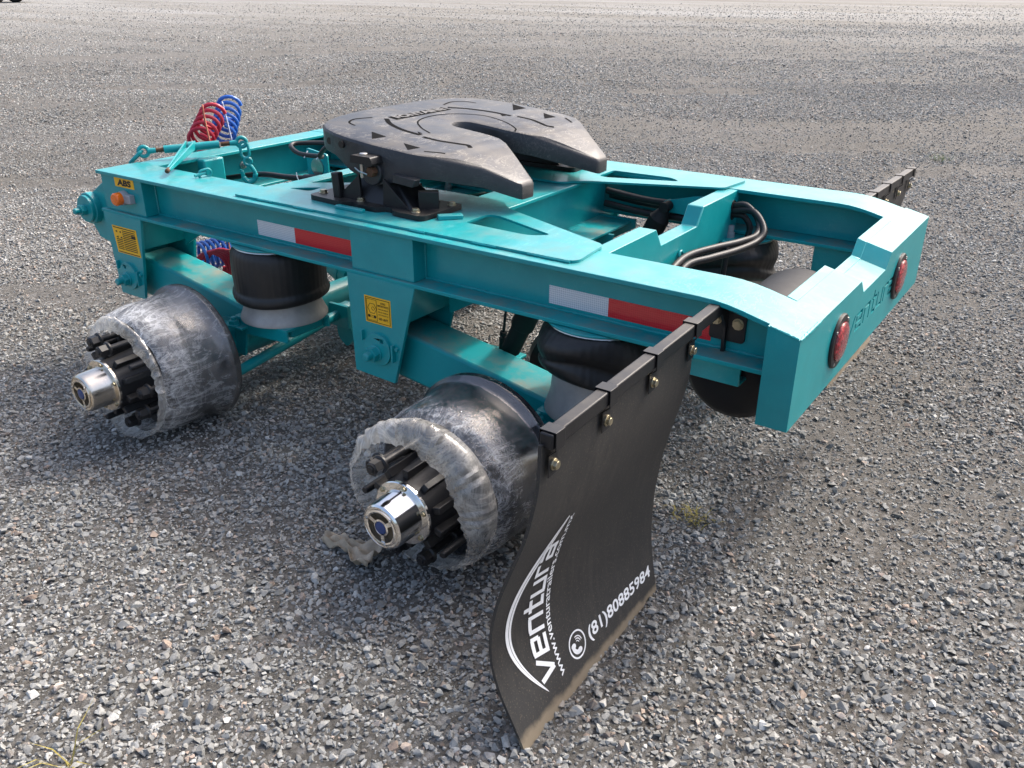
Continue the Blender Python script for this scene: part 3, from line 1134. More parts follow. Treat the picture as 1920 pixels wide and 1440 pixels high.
# ---- hangers: two on each side, with pivot, alignment washer and guide tabs
def hanger(k, mir):
    dx = (0.0, DX)[k]
    b_ = MB()
    if k == 0:
        poly = [(0.0, ZB - TF + 0.001), (0.233, ZB - TF + 0.001), (0.170, 0.300), (0.022, 0.300)]
    else:
        poly = [(1.269, ZB - TF + 0.001), (1.537, ZB - TF + 0.001), (1.440, 0.290), (1.276, 0.296)]
    b_.prism(poly, 'y', 0.0, 0.012)
    b_.prism(poly, 'y', 0.226, 0.238)
    # front closing plate and gusset between the two cheeks
    x0, x1 = poly[0][0], poly[3][0]
    b_.prism([(x0 + 0.004, ZB - TF), (x0 + 0.016, ZB - TF), (x1 + 0.016, 0.305), (x1 + 0.004, 0.305)], 'y', 0.011, 0.227)
    xr = poly[1][0]
    b_.prism([(xr - 0.032, ZB - TF), (xr - 0.020, ZB - TF), (xr - 0.055, 0.49), (xr - 0.067, 0.49)], 'y', 0.011, 0.227)
    b_.prism([(xr - 0.03, ZB - TF), (xr + 0.16, ZB - TF), (xr + 0.16, 0.585), (xr - 0.03, 0.475)], 'y', 0.190, 0.200)
    h = part('hanger_bracket', b_, 'teal', mir=mir, bevel=0.002)
    px_, pz_ = (0.098, 0.372) if k == 0 else (1.380, 0.382)
    # eccentric washer
    b_ = MB()
    rim = [(px_ + 0.004 + 0.052 * math.cos(t), pz_ + 0.012 + 0.052 * math.sin(t)) for t in np.arange(0, 6.283, 6.283 / 36)]
    a0 = 1.0 if k else 1.9
    hx_, hz_ = px_ + 0.004 + 0.036 * math.cos(a0), pz_ + 0.012 + 0.036 * math.sin(a0)
    hole = [(hx_ + dx2, hz_ + dz2) for dx2, dz2 in ((-0.007, -0.007), (0.007, -0.007), (0.007, 0.007), (-0.007, 0.007))]
    b_.prism([rim, hole], 'y', -0.010, 0.0005)
    w_ = part('eccentric_washer', b_, 'teal', h, mir=mir, bevel=0.0015)
    b_ = MB()
    b_.lathe([(0.028, -0.0095), (0.028, -0.014), (0.027, -0.0145)], (px_ - 0.006, 0, pz_ - 0.002), (0, 1, 0), 24)
    hx6 = [(px_ - 0.006 + 0.0245 * math.cos(math.pi / 3 * i + 0.2), pz_ - 0.002 + 0.0245 * math.sin(math.pi / 3 * i + 0.2)) for i in range(6)]
    b_.prism(hx6, 'y', -0.034, -0.013)
    b_.lathe([(0.0135, -0.033), (0.0135, -0.052), (0.010, -0.056), (0, -0.0562)], (px_ - 0.006, 0, pz_ - 0.002), (0, 1, 0), 18)
    part('pivot_bolt', b_, 'teal', h, mir=mir, bevel=0.001)
    b_ = MB()
    b_.box(px_ + 0.062, px_ + 0.069, -0.014, 0.001, pz_ - 0.016, pz_ + 0.040)
    part('guide_tab', b_, 'teal', h, mir=mir, bevel=0.0012)
    b_ = MB().lathe([(0.006, -0.008), (0.006, 0.001)], (px_ + 0.078, 0, pz_ + 0.028), (0, 1, 0), 12)
    part('guide_pin', b_, 'teal', h, mir=mir)
    b_ = MB().box(px_ - 0.062, px_ - 0.055, -0.012, 0.001, pz_ + 0.03, pz_ + 0.062)
    part('guide_tab', b_, 'teal', h, mir=mir, bevel=0.0012)
    return h


H = [[hanger(k, mir) for mir in (False, True)] for k in (0, 1)]

# stickers on the near hangers
def quad_on_y(name, p4, parent, mat, y=-0.0010):
    b_ = MB()
    vs_ = [(p[0], y, p[1]) for p in p4] + [(p[0], y + 0.0008, p[1]) for p in p4]
    b_.add(vs_, [(0, 1, 2, 3), (7, 6, 5, 4), (0, 4, 5, 1), (1, 5, 6, 2), (2, 6, 7, 3), (3, 7, 4, 0)])
    return part(name, b_, mat, parent)


tag(quad_on_y('warning_sticker', [(0.053, 0.469), (0.196, 0.469), (0.192, 0.573), (0.042, 0.573)], H[0][0], 'yellow'), 'yellow sticker densely printed with instructions')
b = MB()
rs = random.Random(3)


def inkrow(x0, x1, z, h):
    x_ = x0
    while x_ < x1:
        l = min(rs.uniform(0.003, 0.010), x1 - x_)
        b.box(x_, x_ + l, -0.0018, -0.0009, z, z + h)
        x_ += l + 0.0012


inkrow(0.050, 0.186, 0.5655, 0.0030)
inkrow(0.058, 0.190, 0.4725, 0.0030)
for r_ in range(11):
    inkrow(0.103, 0.182, 0.557 - r_ * 0.0072, 0.0030)
for r_ in range(6):
    inkrow(0.060, 0.098, 0.521 - r_ * 0.0072, 0.0030)
for ax_, az_ in ((0.058, 0.552), (0.082, 0.552), (0.060, 0.531), (0.084, 0.531)):
    b.prism([(ax_, az_), (ax_ + 0.012, az_ + 0.004), (ax_ + 0.012, az_ - 0.004)], 'y', -0.0018, -0.0009)
b.box(0.158, 0.182, -0.0019, -0.0009, 0.538, 0.548)
part('sticker_print', b, 'ink', H[0][0], smooth=False)
tag(quad_on_y('torque_sticker', [(1.337, 0.475), (1.441, 0.475), (1.441, 0.560), (1.336, 0.560)], H[1][0], 'yellow'), 'yellow torque warning sticker with nut drawing')
b = MB()


def fr(x0, x1, z0, z1, t):
    b.box(x0, x1, -0.0018, -0.0009, z0, z0 + t)
    b.box(x0, x1, -0.0018, -0.0009, z1 - t, z1)
    b.box(x0, x0 + t, -0.0018, -0.0009, z0 + t, z1 - t)
    b.box(x1 - t, x1, -0.0018, -0.0009, z0 + t, z1 - t)


fr(1.341, 1.437, 0.479, 0.556, 0.0016)
fr(1.345, 1.385, 0.483, 0.551, 0.0009)
hx = [(1.366 + 0.018 * math.cos(a), 0.522 + 0.018 * math.sin(a)) for a in np.arange(0, 6.28, math.pi / 3)]
hi = [(1.366 + 0.0168 * math.cos(a), 0.522 + 0.0168 * math.sin(a)) for a in np.arange(0, 6.28, math.pi / 3)]
b.prism([hx, hi], 'y', -0.0018, -0.0009)
hx = [(1.370 + 0.006 * math.cos(a), 0.522 + 0.006 * math.sin(a)) for a in np.arange(0, 6.28, 0.5)]
hi = [(1.370 + 0.005 * math.cos(a), 0.522 + 0.005 * math.sin(a)) for a in np.arange(0, 6.28, 0.5)]
b.prism([hx, hi], 'y', -0.0018, -0.0009)
b.box(1.352, 1.379, -0.0018, -0.0009, 0.4935, 0.4943)
b.box(1.352, 1.379, -0.0018, -0.0009, 0.4985, 0.4993)
for xx in (1.352, 1.376):
    b.prism([(xx + 0.005 * math.cos(a), 0.4964 + 0.005 * math.sin(a)) for a in np.arange(0, 6.28, math.pi / 3)], 'y', -0.0018, -0.0009)
part('sticker_drawing', b, 'ink', H[1][0], smooth=False)
for txt, z_, h_ in (('AVISO', 0.5415, 0.0062), ('IMPORTANTE', 0.5325, 0.0062), ('PARA UN APRIETE', 0.523, 0.0040), ('DE LA TUERCA', 0.514, 0.0040), ('USE TORQUE DE', 0.505, 0.0040), ('500 LB/FT.', 0.4905, 0.0075)):
    wd = {'AVISO': 0.020, 'IMPORTANTE': 0.044}.get(txt, 0.040)
    text_on('sticker_text', txt, H[1][0], (1.411 - wd / 2, -0.0012, z_), (1, 0, 0), (0, 0, 1), wd, h_, 'ink', 0.02, 0.0006)

# ABS sticker and amber marker lamp on the front pad
o = quad_on_y('abs_sticker', [(0.097, 0.7235), (0.214, 0.7235), (0.214, 0.7565), (0.097, 0.7565)], D, 'yellow', 0.0108)
tag(o, 'yellow sticker reading ABS')
text_on('abs_text', 'ABS', o, (0.112, 0.0108, 0.7285), (1, 0, 0), (0, 0, 1), 0.086, 0.0235, 'ink', 0.055, 0.0006, 0.12)
b = MB()
b.lathe([(0.026, 0.013), (0.026, -0.006), (0.022, -0.014), (0.022, -0.018)], (0.150, 0, 0.688), (0, 1, 0), 28)
b.box(0.150, 0.205, -0.010, 0.013, 0.672, 0.704)
ml = part('marker_lamp', b, 'grey', bevel=0.003)
b = MB().lathe([(0.0235, -0.012), (0.0235, -0.032), (0.019, -0.037), (0.0, -0.0385)], (0.150, 0, 0.688), (0, 1, 0), 28)
part('lens', b, 'amber', ml)

# ---- trailing arms, axles, air springs, hubs
def arm_y(b_, path_top, path_bot, y0, y1):
    b_.prism(path_top + path_bot[::-1], 'y', y0, y1)


def arm(dx, mir):
    b_ = MB()
    top = [(0.060, 0.440), (0.10, 0.452), (0.30, 0.424), (0.58, 0.379), (0.78, 0.343), (0.93, 0.337)]
    bot = [(0.055, 0.320), (0.10, 0.295), (0.30, 0.272), (0.58, 0.236), (0.78, 0.285), (0.93, 0.300)]
    arm_y(b_, top, bot, 0.052, 0.200)
    a_ = part('trailing_arm', b_, 'tealdusty', mir=mir, dx=dx, bevel=0.010)
    b_ = MB()
    # spring seat plate and its folded edges
    b_.prism(rounded([(0.68, 0.012), (0.945, 0.012), (0.945, 0.215), (0.68, 0.215)], 0.012), 'z', 0.336, 0.345)
    b_.prism([(0.70, 0.338), (0.945, 0.338), (0.945, 0.300), (0.70, 0.285)], 'y', 0.014, 0.022)
    b_.prism([(0.70, 0.338), (0.945, 0.338), (0.945, 0.300), (0.70, 0.285)], 'y', 0.205, 0.213)
    part('spring_seat', b_, 'teal', a_, mir=mir, dx=dx, bevel=0.003)
    # axle clamp with bolt
    b_ = MB()
    b_.box(0.655, 0.745, -0.015, 0.055, 0.308, 0.318)
    b_.prism([(0.665, 0.318), (0.735, 0.318), (0.70, 0.19), (0.655, 0.19)], 'y', 0.02, 0.032)
    c_ = part('axle_clamp', b_, 'teal', a_, mir=mir, dx=dx, bevel=0.003)
    yb = W + 0.002 if mir else -0.002
    bolt(c_, (0.695 + dx, yb, 0.318), (0, 0, 1), 0.019, 'teal')
    # clamp shells round the axle tube
    b_ = MB().lathe([(0.078, 0.045), (0.078, 0.205)], (0.598, 0, 0.232), (0, 1, 0), 28)
    part('axle_wrap', b_, 'teal', a_, mir=mir, dx=dx)
    return a_


def spring(dx, mir, squash):
    c_ = (0.812 + dx - (0.035 if mir and squash else 0), 0.128, 0.0)
    b_ = MB()
    prof = [(0.150, 0.345), (0.150, 0.352), (0.143, 0.366), (0.135, 0.386), (0.131, 0.42), (0.128, 0.47)] if not squash else [(0.150, 0.345), (0.150, 0.352), (0.142, 0.370), (0.134, 0.402), (0.130, 0.445), (0.128, 0.515)]
    b_.lathe(prof, c_, (0, 0, 1), 44)
    p_ = part('air_spring', b_, 'alu', mir=mir, dx=0)
    rr = random.Random(int(dx * 100) + mir * 7 + 5)
    n_ = 96
    prof = [(0.132, 0.447), (0.140, 0.425), (0.152, 0.416), (0.163, 0.424), (0.1665, 0.438), (0.1635, 0.450), (0.158, 0.458),
            (0.1585, 0.475), (0.160, 0.51), (0.160, 0.55), (0.157, 0.58), (0.148, 0.598), (0.136, 0.606), (0.10, 0.608)]
    if squash:
        prof = [(0.130, 0.500), (0.140, 0.476), (0.156, 0.470), (0.168, 0.482), (0.168, 0.500), (0.160, 0.514), (0.159, 0.522),
                (0.166, 0.534), (0.171, 0.550), (0.168, 0.568), (0.160, 0.584), (0.150, 0.598), (0.138, 0.606), (0.10, 0.608)]
    ph = rr.uniform(0, 6)

    def wob(i, t, r, h):
        k = math.sin(math.pi * min(1, max(0, (h - (0.465 if squash else 0.42)) / (0.14 if squash else 0.185))))
        amp = 0.013 if squash else 0.003
        a = math.sin(2 * t + ph) * 0.6 + math.sin(3 * t + 1.7 * ph) * 0.5 + math.sin(5 * t + ph) * 0.22
        low = max(0, 1 - abs(h - (0.485 if squash else 0.435)) / 0.06)
        return r + amp * a * k * (1.0 if squash else 0.6), h + (0.016 if squash else 0.007) * low * math.sin(2 * t + ph * 0.7) + (0.014 * k * math.sin(3 * t + ph + r * 40) if squash else 0)
    prof2 = []
    for i in range(len(prof) - 1):
        for j in range(4):
            t = j / 4
            prof2.append((prof[i][0] * (1 - t) + prof[i + 1][0] * t, prof[i][1] * (1 - t) + prof[i + 1][1] * t))
    prof2.append(prof[-1])
    for _ in range(2):
        prof2 = [prof2[0]] + [((prof2[i - 1][0] + 2 * prof2[i][0] + prof2[i + 1][0]) / 4, (prof2[i - 1][1] + 2 * prof2[i][1] + prof2[i + 1][1]) / 4) for i in range(1, len(prof2) - 1)] + [prof2[-1]]
    b_ = MB().lathe(prof2, c_, (0, 0, 1), n_, wob)
    me = b_.mesh('bellows', 'bellows', mir, 0, True, 80)
    a = me.attributes.new('cord', 'FLOAT', 'POINT')
    a.data.foreach_set('value', np.array([0.5 + 0.5 * (1 if (i % n_) % 2 else -1) for i in range(len(me.vertices))], np.float32))
    put('bellows', me, p_)
    b_ = MB().lathe([(0.128, 0.6085), (0.141, 0.6075), (0.1435, 0.602), (0.140, 0.5965), (0.134, 0.597)], c_, (0, 0, 1), 44)
    part('bead_ring', b_, 'steel', p_, mir=mir)
    b_ = MB().lathe([(0.150, 0.6085), (0.150, 0.6155)], c_, (0, 0, 1), 44)
    part('top_plate', b_, 'teal', p_, mir=mir, bevel=0.002)
    b_ = MB()
    b_.lathe([(0.016, 0.6155), (0.016, 0.632), (0.012, 0.634), (0.012, 0.655), (0.009, 0.657), (0, 0.657)], (c_[0] + 0.02, 0.215, 0), (0, 0, 1), 14)
    part('air_fitting', b_, 'grey', p_, mir=mir)
    return p_


hubmesh = {}


def ring_noise(seed, n_=64):
    r_ = random.Random(seed)
    ph = [r_.uniform(0, 6.28) for _ in range(8)]

    def fn(t, base=1):
        return sum(math.sin((k + 2) * t * base + ph[k]) / (k + 1.3) for k in range(8)) / 2.6
    return fn


def hub(dx, mir, style):
    """brake drum, hub, studs and polished oil cap, axis along y"""
    cx_, cz_ = 0.598 + dx, 0.232
    c_ = (cx_, 0, cz_)
    b_ = MB()
    b_.lathe([(0.150, -0.120), (0.205, -0.112), (0.236, -0.104), (0.241, -0.106), (0.241, -0.128), (0.232, -0.134), (0.224, -0.150),
              (0.219, -0.205), (0.216, -0.270), (0.211, -0.292), (0.196, -0.302), (0.120, -0.305), (0.0, -0.306)], c_, (0, 1, 0), 72)
    d_ = part('wheel_hub', b_, 'drum' if style == 0 else 'glossdrum', mir=mir)
    # hub barrel with ribs
    b_ = MB()
    b_.lathe([(0.118, -0.304), (0.108, -0.318), (0.098, -0.335), (0.088, -0.44), (0.0865, -0.452)], c_, (0, 1, 0), 40)
    for i in range(10):
        a = math.pi * 2 * (i + 0.5) / 10
        ca, sa = math.cos(a), math.sin(a)
        b_.obox((cx_ + 0.100 * ca, -0.372, cz_ + 0.100 * sa), (ca, 0, sa), (0, 1, 0), (-sa, 0, ca), 0.012, 0.068, 0.009)
        a = math.pi * 2 * i / 10
        ca, sa = math.cos(a), math.sin(a)
        b_.lathe([(0.024, -0.300), (0.024, -0.322), (0.020, -0.326)], (cx_ + 0.1425 * ca, 0, cz_ + 0.1425 * sa), (0, 1, 0), 16)
    part('hub_barrel', b_, 'black', d_, mir=mir, bevel=0.002)
    for i in range(10):
        a = math.pi * 2 * i / 10 - 0.03
        x_, z_ = cx_ + 0.1425 * math.cos(a), cz_ + 0.1425 * math.sin(a)
        if 'stud' not in hubmesh:
            s_ = MB()
            s_.lathe([(0.0105, -0.09), (0.0105, 0.098), (0.008, 0.104), (0, 0.1042)], (0, 0, 0), (0, 0, 1), 14)
            hubmesh['stud'] = s_.mesh('wheel_stud', 'black')
            s_ = MB()
            s_.lathe([(0.0105, -0.09), (0.0105, 0.104), (0.008, 0.110), (0, 0.1102)], (0, 0, 0), (0, 0, 1), 14)
            s_.lathe([(0.0235, 0.070), (0.0235, 0.075), (0.019, 0.079)], (0, 0, 0), (0, 0, 1), 20)
            s_.prism([(0.0195 * math.cos(math.pi / 3 * k), 0.0195 * math.sin(math.pi / 3 * k)) for k in range(6)], 'z', 0.078, 0.103)
            s_.lathe([(0.017, 0.103), (0.0145, 0.107), (0.0112, 0.107)], (0, 0, 0), (0, 0, 1), 14)
            hubmesh['studnut'] = s_.mesh('wheel_stud', 'black')
        ext = {2: 0.05, 3: 0.025, 7: 0.02}.get(i, 0.0) if style == 0 else {3: 0.085, 9: 0.02, 0: -0.05, 1: -0.05, 2: -0.04}.get(i, 0.015)
        nut = i in ((2, 3, 6, 8, 9, 0) if style == 0 else (3, 4, 7, 8))
        sg = 1 if mir else -1
        y_ = (W + 0.322 + ext) if mir else -0.322 - ext
        put('wheel_stud', hubmesh['studnut' if nut else 'stud'], d_, frame_mat((x_, y_, z_), (0, sg, 0)) @ Matrix.Rotation(i * 0.7, 4, 'Z'))
    # oil cap
    cm_ = 'stainchrome' if style == 0 else 'chrome'
    b_ = MB()
    b_.lathe([(0.0865, -0.450), (0.0865, -0.4575), (0.084, -0.4595), (0.0655, -0.4600), (0.0635, -0.464), (0.0625, -0.522), (0.0600, -0.531),
              (0.0555, -0.5345), (0.0540, -0.5320), (0.0500, -0.5320), (0.0485, -0.5365), (0.044, -0.5375), (0.0405, -0.536), (0.0385, -0.520), (0.0, -0.518)], c_, (0, 1, 0), 56)
    cap = part('oil_cap', b_, cm_, d_, mir=mir)
    b_ = MB()
    b_.lathe([(0.0170, -0.516), (0.0170, -0.5345), (0.0150, -0.5375), (0.0, -0.539)], c_, (0, 1, 0), 28)
    part('cap_plug', b_, 'blue', d_, mir=mir)
    b_ = MB()
    b_.lathe([(0.0225, -0.517), (0.0225, -0.5345), (0.0180, -0.5360), (0.0172, -0.530), (0.0172, -0.517)], c_, (0, 1, 0), 28)
    for i in range(3):
        a = 0.6 + i * 2.094
        ca, sa = math.cos(a), math.sin(a)
        b_.obox((cx_ + 0.031 * ca, -0.5275, cz_ + 0.031 * sa), (ca, 0, sa), (0, 1, 0), (-sa, 0, ca), 0.0105, 0.0065, 0.0055)
    part('window_frame', b_, cm_, d_, mir=mir)
    b_ = MB().lathe([(0.0225, -0.5205), (0.0383, -0.5205), (0.0383, -0.519), (0.0225, -0.519)], c_, (0, 1, 0), 36)
    part('sight_window', b_, 'bronze', d_, mir=mir)
    for i in range(6):
        a = math.pi / 3 * i + 0.35
        y_ = (W + 0.4595) if mir else -0.4595
        sg = 1 if mir else -1
        bolt(d_, (cx_ + 0.0765 * math.cos(a), y_, cz_ + 0.0765 * math.sin(a)), (0, sg, 0), 0.0062, 'zinc', 'cap_screw', False)
        b2 = (W + 0.5345) if mir else -0.5345
        if i % 2 == 0:
            bolt(d_, (cx_ + 0.0455 * math.cos(a + 0.4), b2 + sg * 0.002, cz_ + 0.0455 * math.sin(a + 0.4)), (0, sg, 0), 0.0036, 'steel', 'cap_screw', False)
    # plastic film round the drum
    rn = ring_noise(11 + style * 5 + mir * 2)
    rn2 = ring_noise(31 + style * 5 + mir * 2)
    rn3 = ring_noise(51 + style * 5 + mir * 2)
    rn4 = ring_noise(71 + style + mir)
    seg = 160
    if style == 0:
        prof = [(0.243, -0.112), (0.245, -0.128), (0.237, -0.142), (0.229, -0.165), (0.224, -0.20), (0.222, -0.235), (0.2245, -0.262), (0.224, -0.285),
                (0.221, -0.305), (0.218, -0.325), (0.214, -0.345), (0.207, -0.362), (0.198, -0.372)]
        milk = [0.15, 0.2, 0.25, 0.3, 0.35, 0.45, 0.62, 0.8, 0.95, 1, 1, 1, 1]
    else:
        prof = [(0.243, -0.108), (0.245, -0.126), (0.238, -0.140), (0.232, -0.152), (0.228, -0.18), (0.224, -0.21), (0.2215, -0.235), (0.220, -0.26), (0.219, -0.285),
                (0.214, -0.305), (0.207, -0.322), (0.199, -0.335)]
        milk = [0.02, 0.02, 0.02, 0.03, 0.08, 0.18, 0.5, 0.85, 1, 1, 1, 1]
    if mir:
        milk = [max(0.75, q_) for q_ in milk]
    pf, mk = [], []
    for i in range(len(prof) - 1):
        for j in range(3):
            t = j / 3
            pf.append((prof[i][0] * (1 - t) + prof[i + 1][0] * t, prof[i][1] * (1 - t) + prof[i + 1][1] * t))
            mk.append(milk[i] * (1 - t) + milk[i + 1] * t)
    pf.append(prof[-1])
    mk.append(milk[-1])

    def wob(i, t, r, h):
        q_ = i / (len(pf) - 1)
        e = max(0, (q_ - 0.45) / 0.55)
        a = 0.0022 * rn(t) * (1 + 2 * q_) + 0.0022 * rn2(t + q_ * 1.5, 3) * (0.4 + 1.6 * e) + e * e * (0.012 * rn3(t) + 0.006 * rn4(t, 2))
        a += 0.0035 * e * rn4(t + 0.2 * q_, 6) + 0.0015 * rn3(t + 0.3 * q_, 5)
        low = max(0, math.sin(t))           # the bottom lies flat on the ground
        rr_ = r + a
        zz = rr_ * low
        if zz > 0.231:
            rr_ = 0.231 / max(low, 1e-3)
        if mir and style == 1:              # on the far side the film hangs loose
            rr_ += 0.040 * q_ * max(0, -math.sin(t))
        return rr_, h - e * (0.014 * rn2(t) + 0.006 * rn4(t, 3))
    b_ = MB().lathe(pf, c_, (0, 1, 0), seg, wob)
    me = b_.mesh('plastic_wrap', 'filmdirty' if style == 0 else 'filmclear', mir, 0, True, 80)
    a = me.attributes.new('milk', 'FLOAT', 'POINT')
    a.data.foreach_set('value', np.repeat(np.array(mk, np.float32), seg))
    put('plastic_wrap', me, d_)
    # loose gathered lip of the film round the studs
    base_r, base_h = prof[-1]
    lipn = 14
    if style == 0:
        edge = [(-180, 0.185, 0.035), (-107, 0.200, 0.045), (-68, 0.205, 0.042), (-18, 0.195, 0.030), (14, 0.178, 0.025), (45, 0.160, 0.022), (77, 0.165, 0.022), (103, 0.158, 0.018), (145, 0.172, 0.020), (180, 0.185, 0.035)]
        bul = [(-180, 0.004), (-90, 0.008), (0, 0.002), (60, 0.006), (100, 0.014), (180, 0.004)]
    else:
        edge = [(-180, 0.208, 0.085), (-150, 0.200, 0.075), (-90, 0.190, 0.055), (-50, 0.186, 0.062), (-20, 0.160, 0.072), (4, 0.136, 0.076), (34, 0.133, 0.078), (71, 0.142, 0.076), (105, 0.152, 0.072), (140, 0.185, 0.080), (180, 0.208, 0.085)]
        bul = [(-180, 0.030), (-130, 0.016), (-60, 0.006), (0, 0.008), (60, 0.012), (110, 0.020), (150, 0.034), (180, 0.030)]

    def lip(i, t, r, h):
        q_ = i / (lipn - 1)
        th = math.degrees((-t + math.pi) % (2 * math.pi) - math.pi)
        re = float(np.interp(th, [p[0] for p in edge], [p[1] for p in edge]))
        he = float(np.interp(th, [p[0] for p in edge], [p[2] for p in edge]))
        bu = float(np.interp(th, [p[0] for p in bul], [p[1] for p in bul]))
        re += 0.006 * rn3(t) + 0.004 * rn4(t, 3)
        he += 0.008 * rn2(t, 2) + 0.004 * rn(t, 5)
        rr_ = base_r + (re - base_r) * q_ ** 1.7 + bu * math.sin(math.pi * min(1, q_ * 1.05)) ** 0.9
        hh_ = base_h + 0.004 - he * (1 - (1 - q_) ** 1.6)
        fo = math.sin(math.pi * q_) ** 0.7 if q_ < 0.5 else 1.0
        rid = 1 - abs(rn(t + 0.10 * math.sin(3 * t) * q_, 5)) * 1.6
        rid2 = 1 - abs(rn2(t - 0.07 * q_, 8)) * 1.6
        rr_ += fo * (0.010 * (rid - 0.5) + 0.006 * (rid2 - 0.5) + 0.005 * rn4(t, 2))
        hh_ += fo * (0.006 * rn3(t, 3) + 0.003 * rn4(t, 6))
        low = max(0, math.sin(t))
        if rr_ * low > 0.229:
            rr_ = 0.229 / low
        return rr_, hh_
    b_ = MB().lathe([(0.2, -0.3)] * lipn, c_, (0, 1, 0), seg, lip)
    me = b_.mesh('plastic_lip', 'filmlip', mir, 0, True, 24)
    a = me.attributes.new('milk', 'FLOAT', 'POINT')
    a.data.foreach_set('value', np.ones(len(me.vertices), np.float32))
    put('plastic_lip', me, d_)
    return d_


for ia, dx in enumerate((0.0, DX)):
    b = MB()
    b.lathe([(0.0635, -0.12), (0.0635, W + 0.12)], (0.598 + dx, 0, 0.232), (0, 1, 0), 36)
    b.lathe([(0.09, -0.105), (0.09, -0.085)], (0.598 + dx, 0, 0.232), (0, 1, 0), 32)
    b.lathe([(0.09, W + 0.085), (0.09, W + 0.105)], (0.598 + dx, 0, 0.232), (0, 1, 0), 32)
    part('axle', b, 'teal')
    for mir in (False, True):
        arm(dx, mir)
        spring(dx, mir, ia == 1)
        hub(dx, mir, ia)
        # brake camshaft, lever and chamber
        b = MB()
        b.tube([(0.735 + dx, -0.105, 0.155), (0.735 + dx, 0.455, 0.225)], 0.019, 16)
        cs = part('brake_camshaft', b, 'teal', mir=mir)
        b = MB()
        b.obox((0.745 + dx, 0.452, 0.222), (1, 0, 0), (0, 1, 0), (0, 0, 1), 0.050, 0.007, 0.045)
        b.prism(rounded([(0.700 + dx, 0.26), (0.77 + dx, 0.25), (0.80 + dx, 0.13), (0.76 + dx, 0.085), (0.715 + dx, 0.12)], 0.02), 'y', 0.463, 0.485)
        b.lathe([(0.040, 0.46), (0.040, 0.51), (0.034, 0.515)], (0.735 + dx, 0, 0.222), (0, 1, 0), 20)
        b.tube([(0.765 + dx, 0.474, 0.115), (0.705 + dx, 0.474, 0.175), (0.56 + dx, 0.474, 0.25)], 0.009, 10)
        part('slack_adjuster', b, 'teal', cs, mir=mir, bevel=0.002)
        b = MB()
        b.lathe([(0.02, 0.0), (0.055, 0.006), (0.078, 0.02), (0.080, 0.055), (0.084, 0.058), (0.084, 0.072), (0.080, 0.076), (0.074, 0.14), (0.045, 0.165), (0.0, 0.17)],
                (0.54 + dx, 0.474, 0.26), (-0.85, 0, 0.30), 28)
        part('brake_chamber', b, 'teal' if ia == 0 else 'black', cs, mir=mir)
        # shock absorber
        b = MB()
        pa, pb_ = Vector((0.452 + dx, 0.268, 0.315)), Vector((0.585 + dx, 0.268, 0.600))
        if ia == 1:
            pa, pb_ = Vector((0.405 + dx, 0.268, 0.345)), Vector((0.575 + dx, 0.268, 0.700))
        dr = (pb_ - pa).normalized()
        b.tube([pa, pa + dr * 0.03, pa + dr * 0.031, pa + dr * 0.14], [0.016, 0.016, 0.030, 0.030], 18)
        b.tube([pa + dr * 0.125, pa + dr * 0.13, pb_ - dr * 0.05, pb_ - dr * 0.045, pb_], [0.034, 0.037, 0.037, 0.033, 0.012], 22)
        b.lathe([(0.018, -0.022), (0.018, 0.022)], pa, (0, 1, 0), 16)
        b.lathe([(0.018, -0.022), (0.018, 0.022)], pb_, (0, 1, 0), 16)
        sh = part('shock_absorber', b, 'rubber', mir=mir)
        b = MB()
        b.prism(rounded([(pb_.x - 0.025, pb_.z + 0.012), (pb_.x + 0.10, 0.745 if ia else 0.63), (pb_.x + 0.15, 0.745 if ia else 0.63), (pb_.x + 0.15, pb_.z - 0.03), (pb_.x - 0.02, pb_.z - 0.022)], 0.015), 'y', 0.235, 0.245)
        part('shock_bracket', b, 'teal', sh, mir=mir, bevel=0.002)
        bolt(sh, (pb_.x, (W - 0.235) if mir else 0.235, pb_.z), (0, 1 if mir else -1, 0), 0.016, 'steel')
        b = MB().prism([(pa.x - 0.03, pa.z + 0.02), (pa.x + 0.04, pa.z + 0.01), (pa.x + 0.05, 0.26), (pa.x - 0.02, 0.27)], 'y', 0.198, 0.246)
        part('shock_foot', b, 'teal', sh, mir=mir, bevel=0.002)

# height control rod and small valve by the rear arm
b = MB()
b.tube([(1.625, 0.31, 0.345), (1.632, 0.31, 0.42), (1.65, 0.31, 0.56)], 0.0045, 8)
b.tube([(1.624, 0.31, 0.335), (1.626, 0.31, 0.385)], 0.011, 10)
b.tube([(1.628, 0.31, 0.392), (1.630, 0.31, 0.405)], 0.012, 10)
b.tube([(1.646, 0.31, 0.53), (1.652, 0.31, 0.575)], 0.011, 10)
hv = part('levelling_rod', b, 'black')
b = MB().box(1.56, 1.70, 0.20, 0.34, 0.325, 0.335)
part('rod_bracket', b, 'teal', hv, bevel=0.003)

# ---- fifth wheel: tilting cast plate on two foot brackets
def fz(x):
    pts = [(0.80, 1.0115), (1.36, 0.9590), (1.44, 0.950), (1.50, 0.937), (1.55, 0.917), (1.66, 0.864)]
    return float(np.interp(x, [p[0] for p in pts], [p[1] for p in pts]))


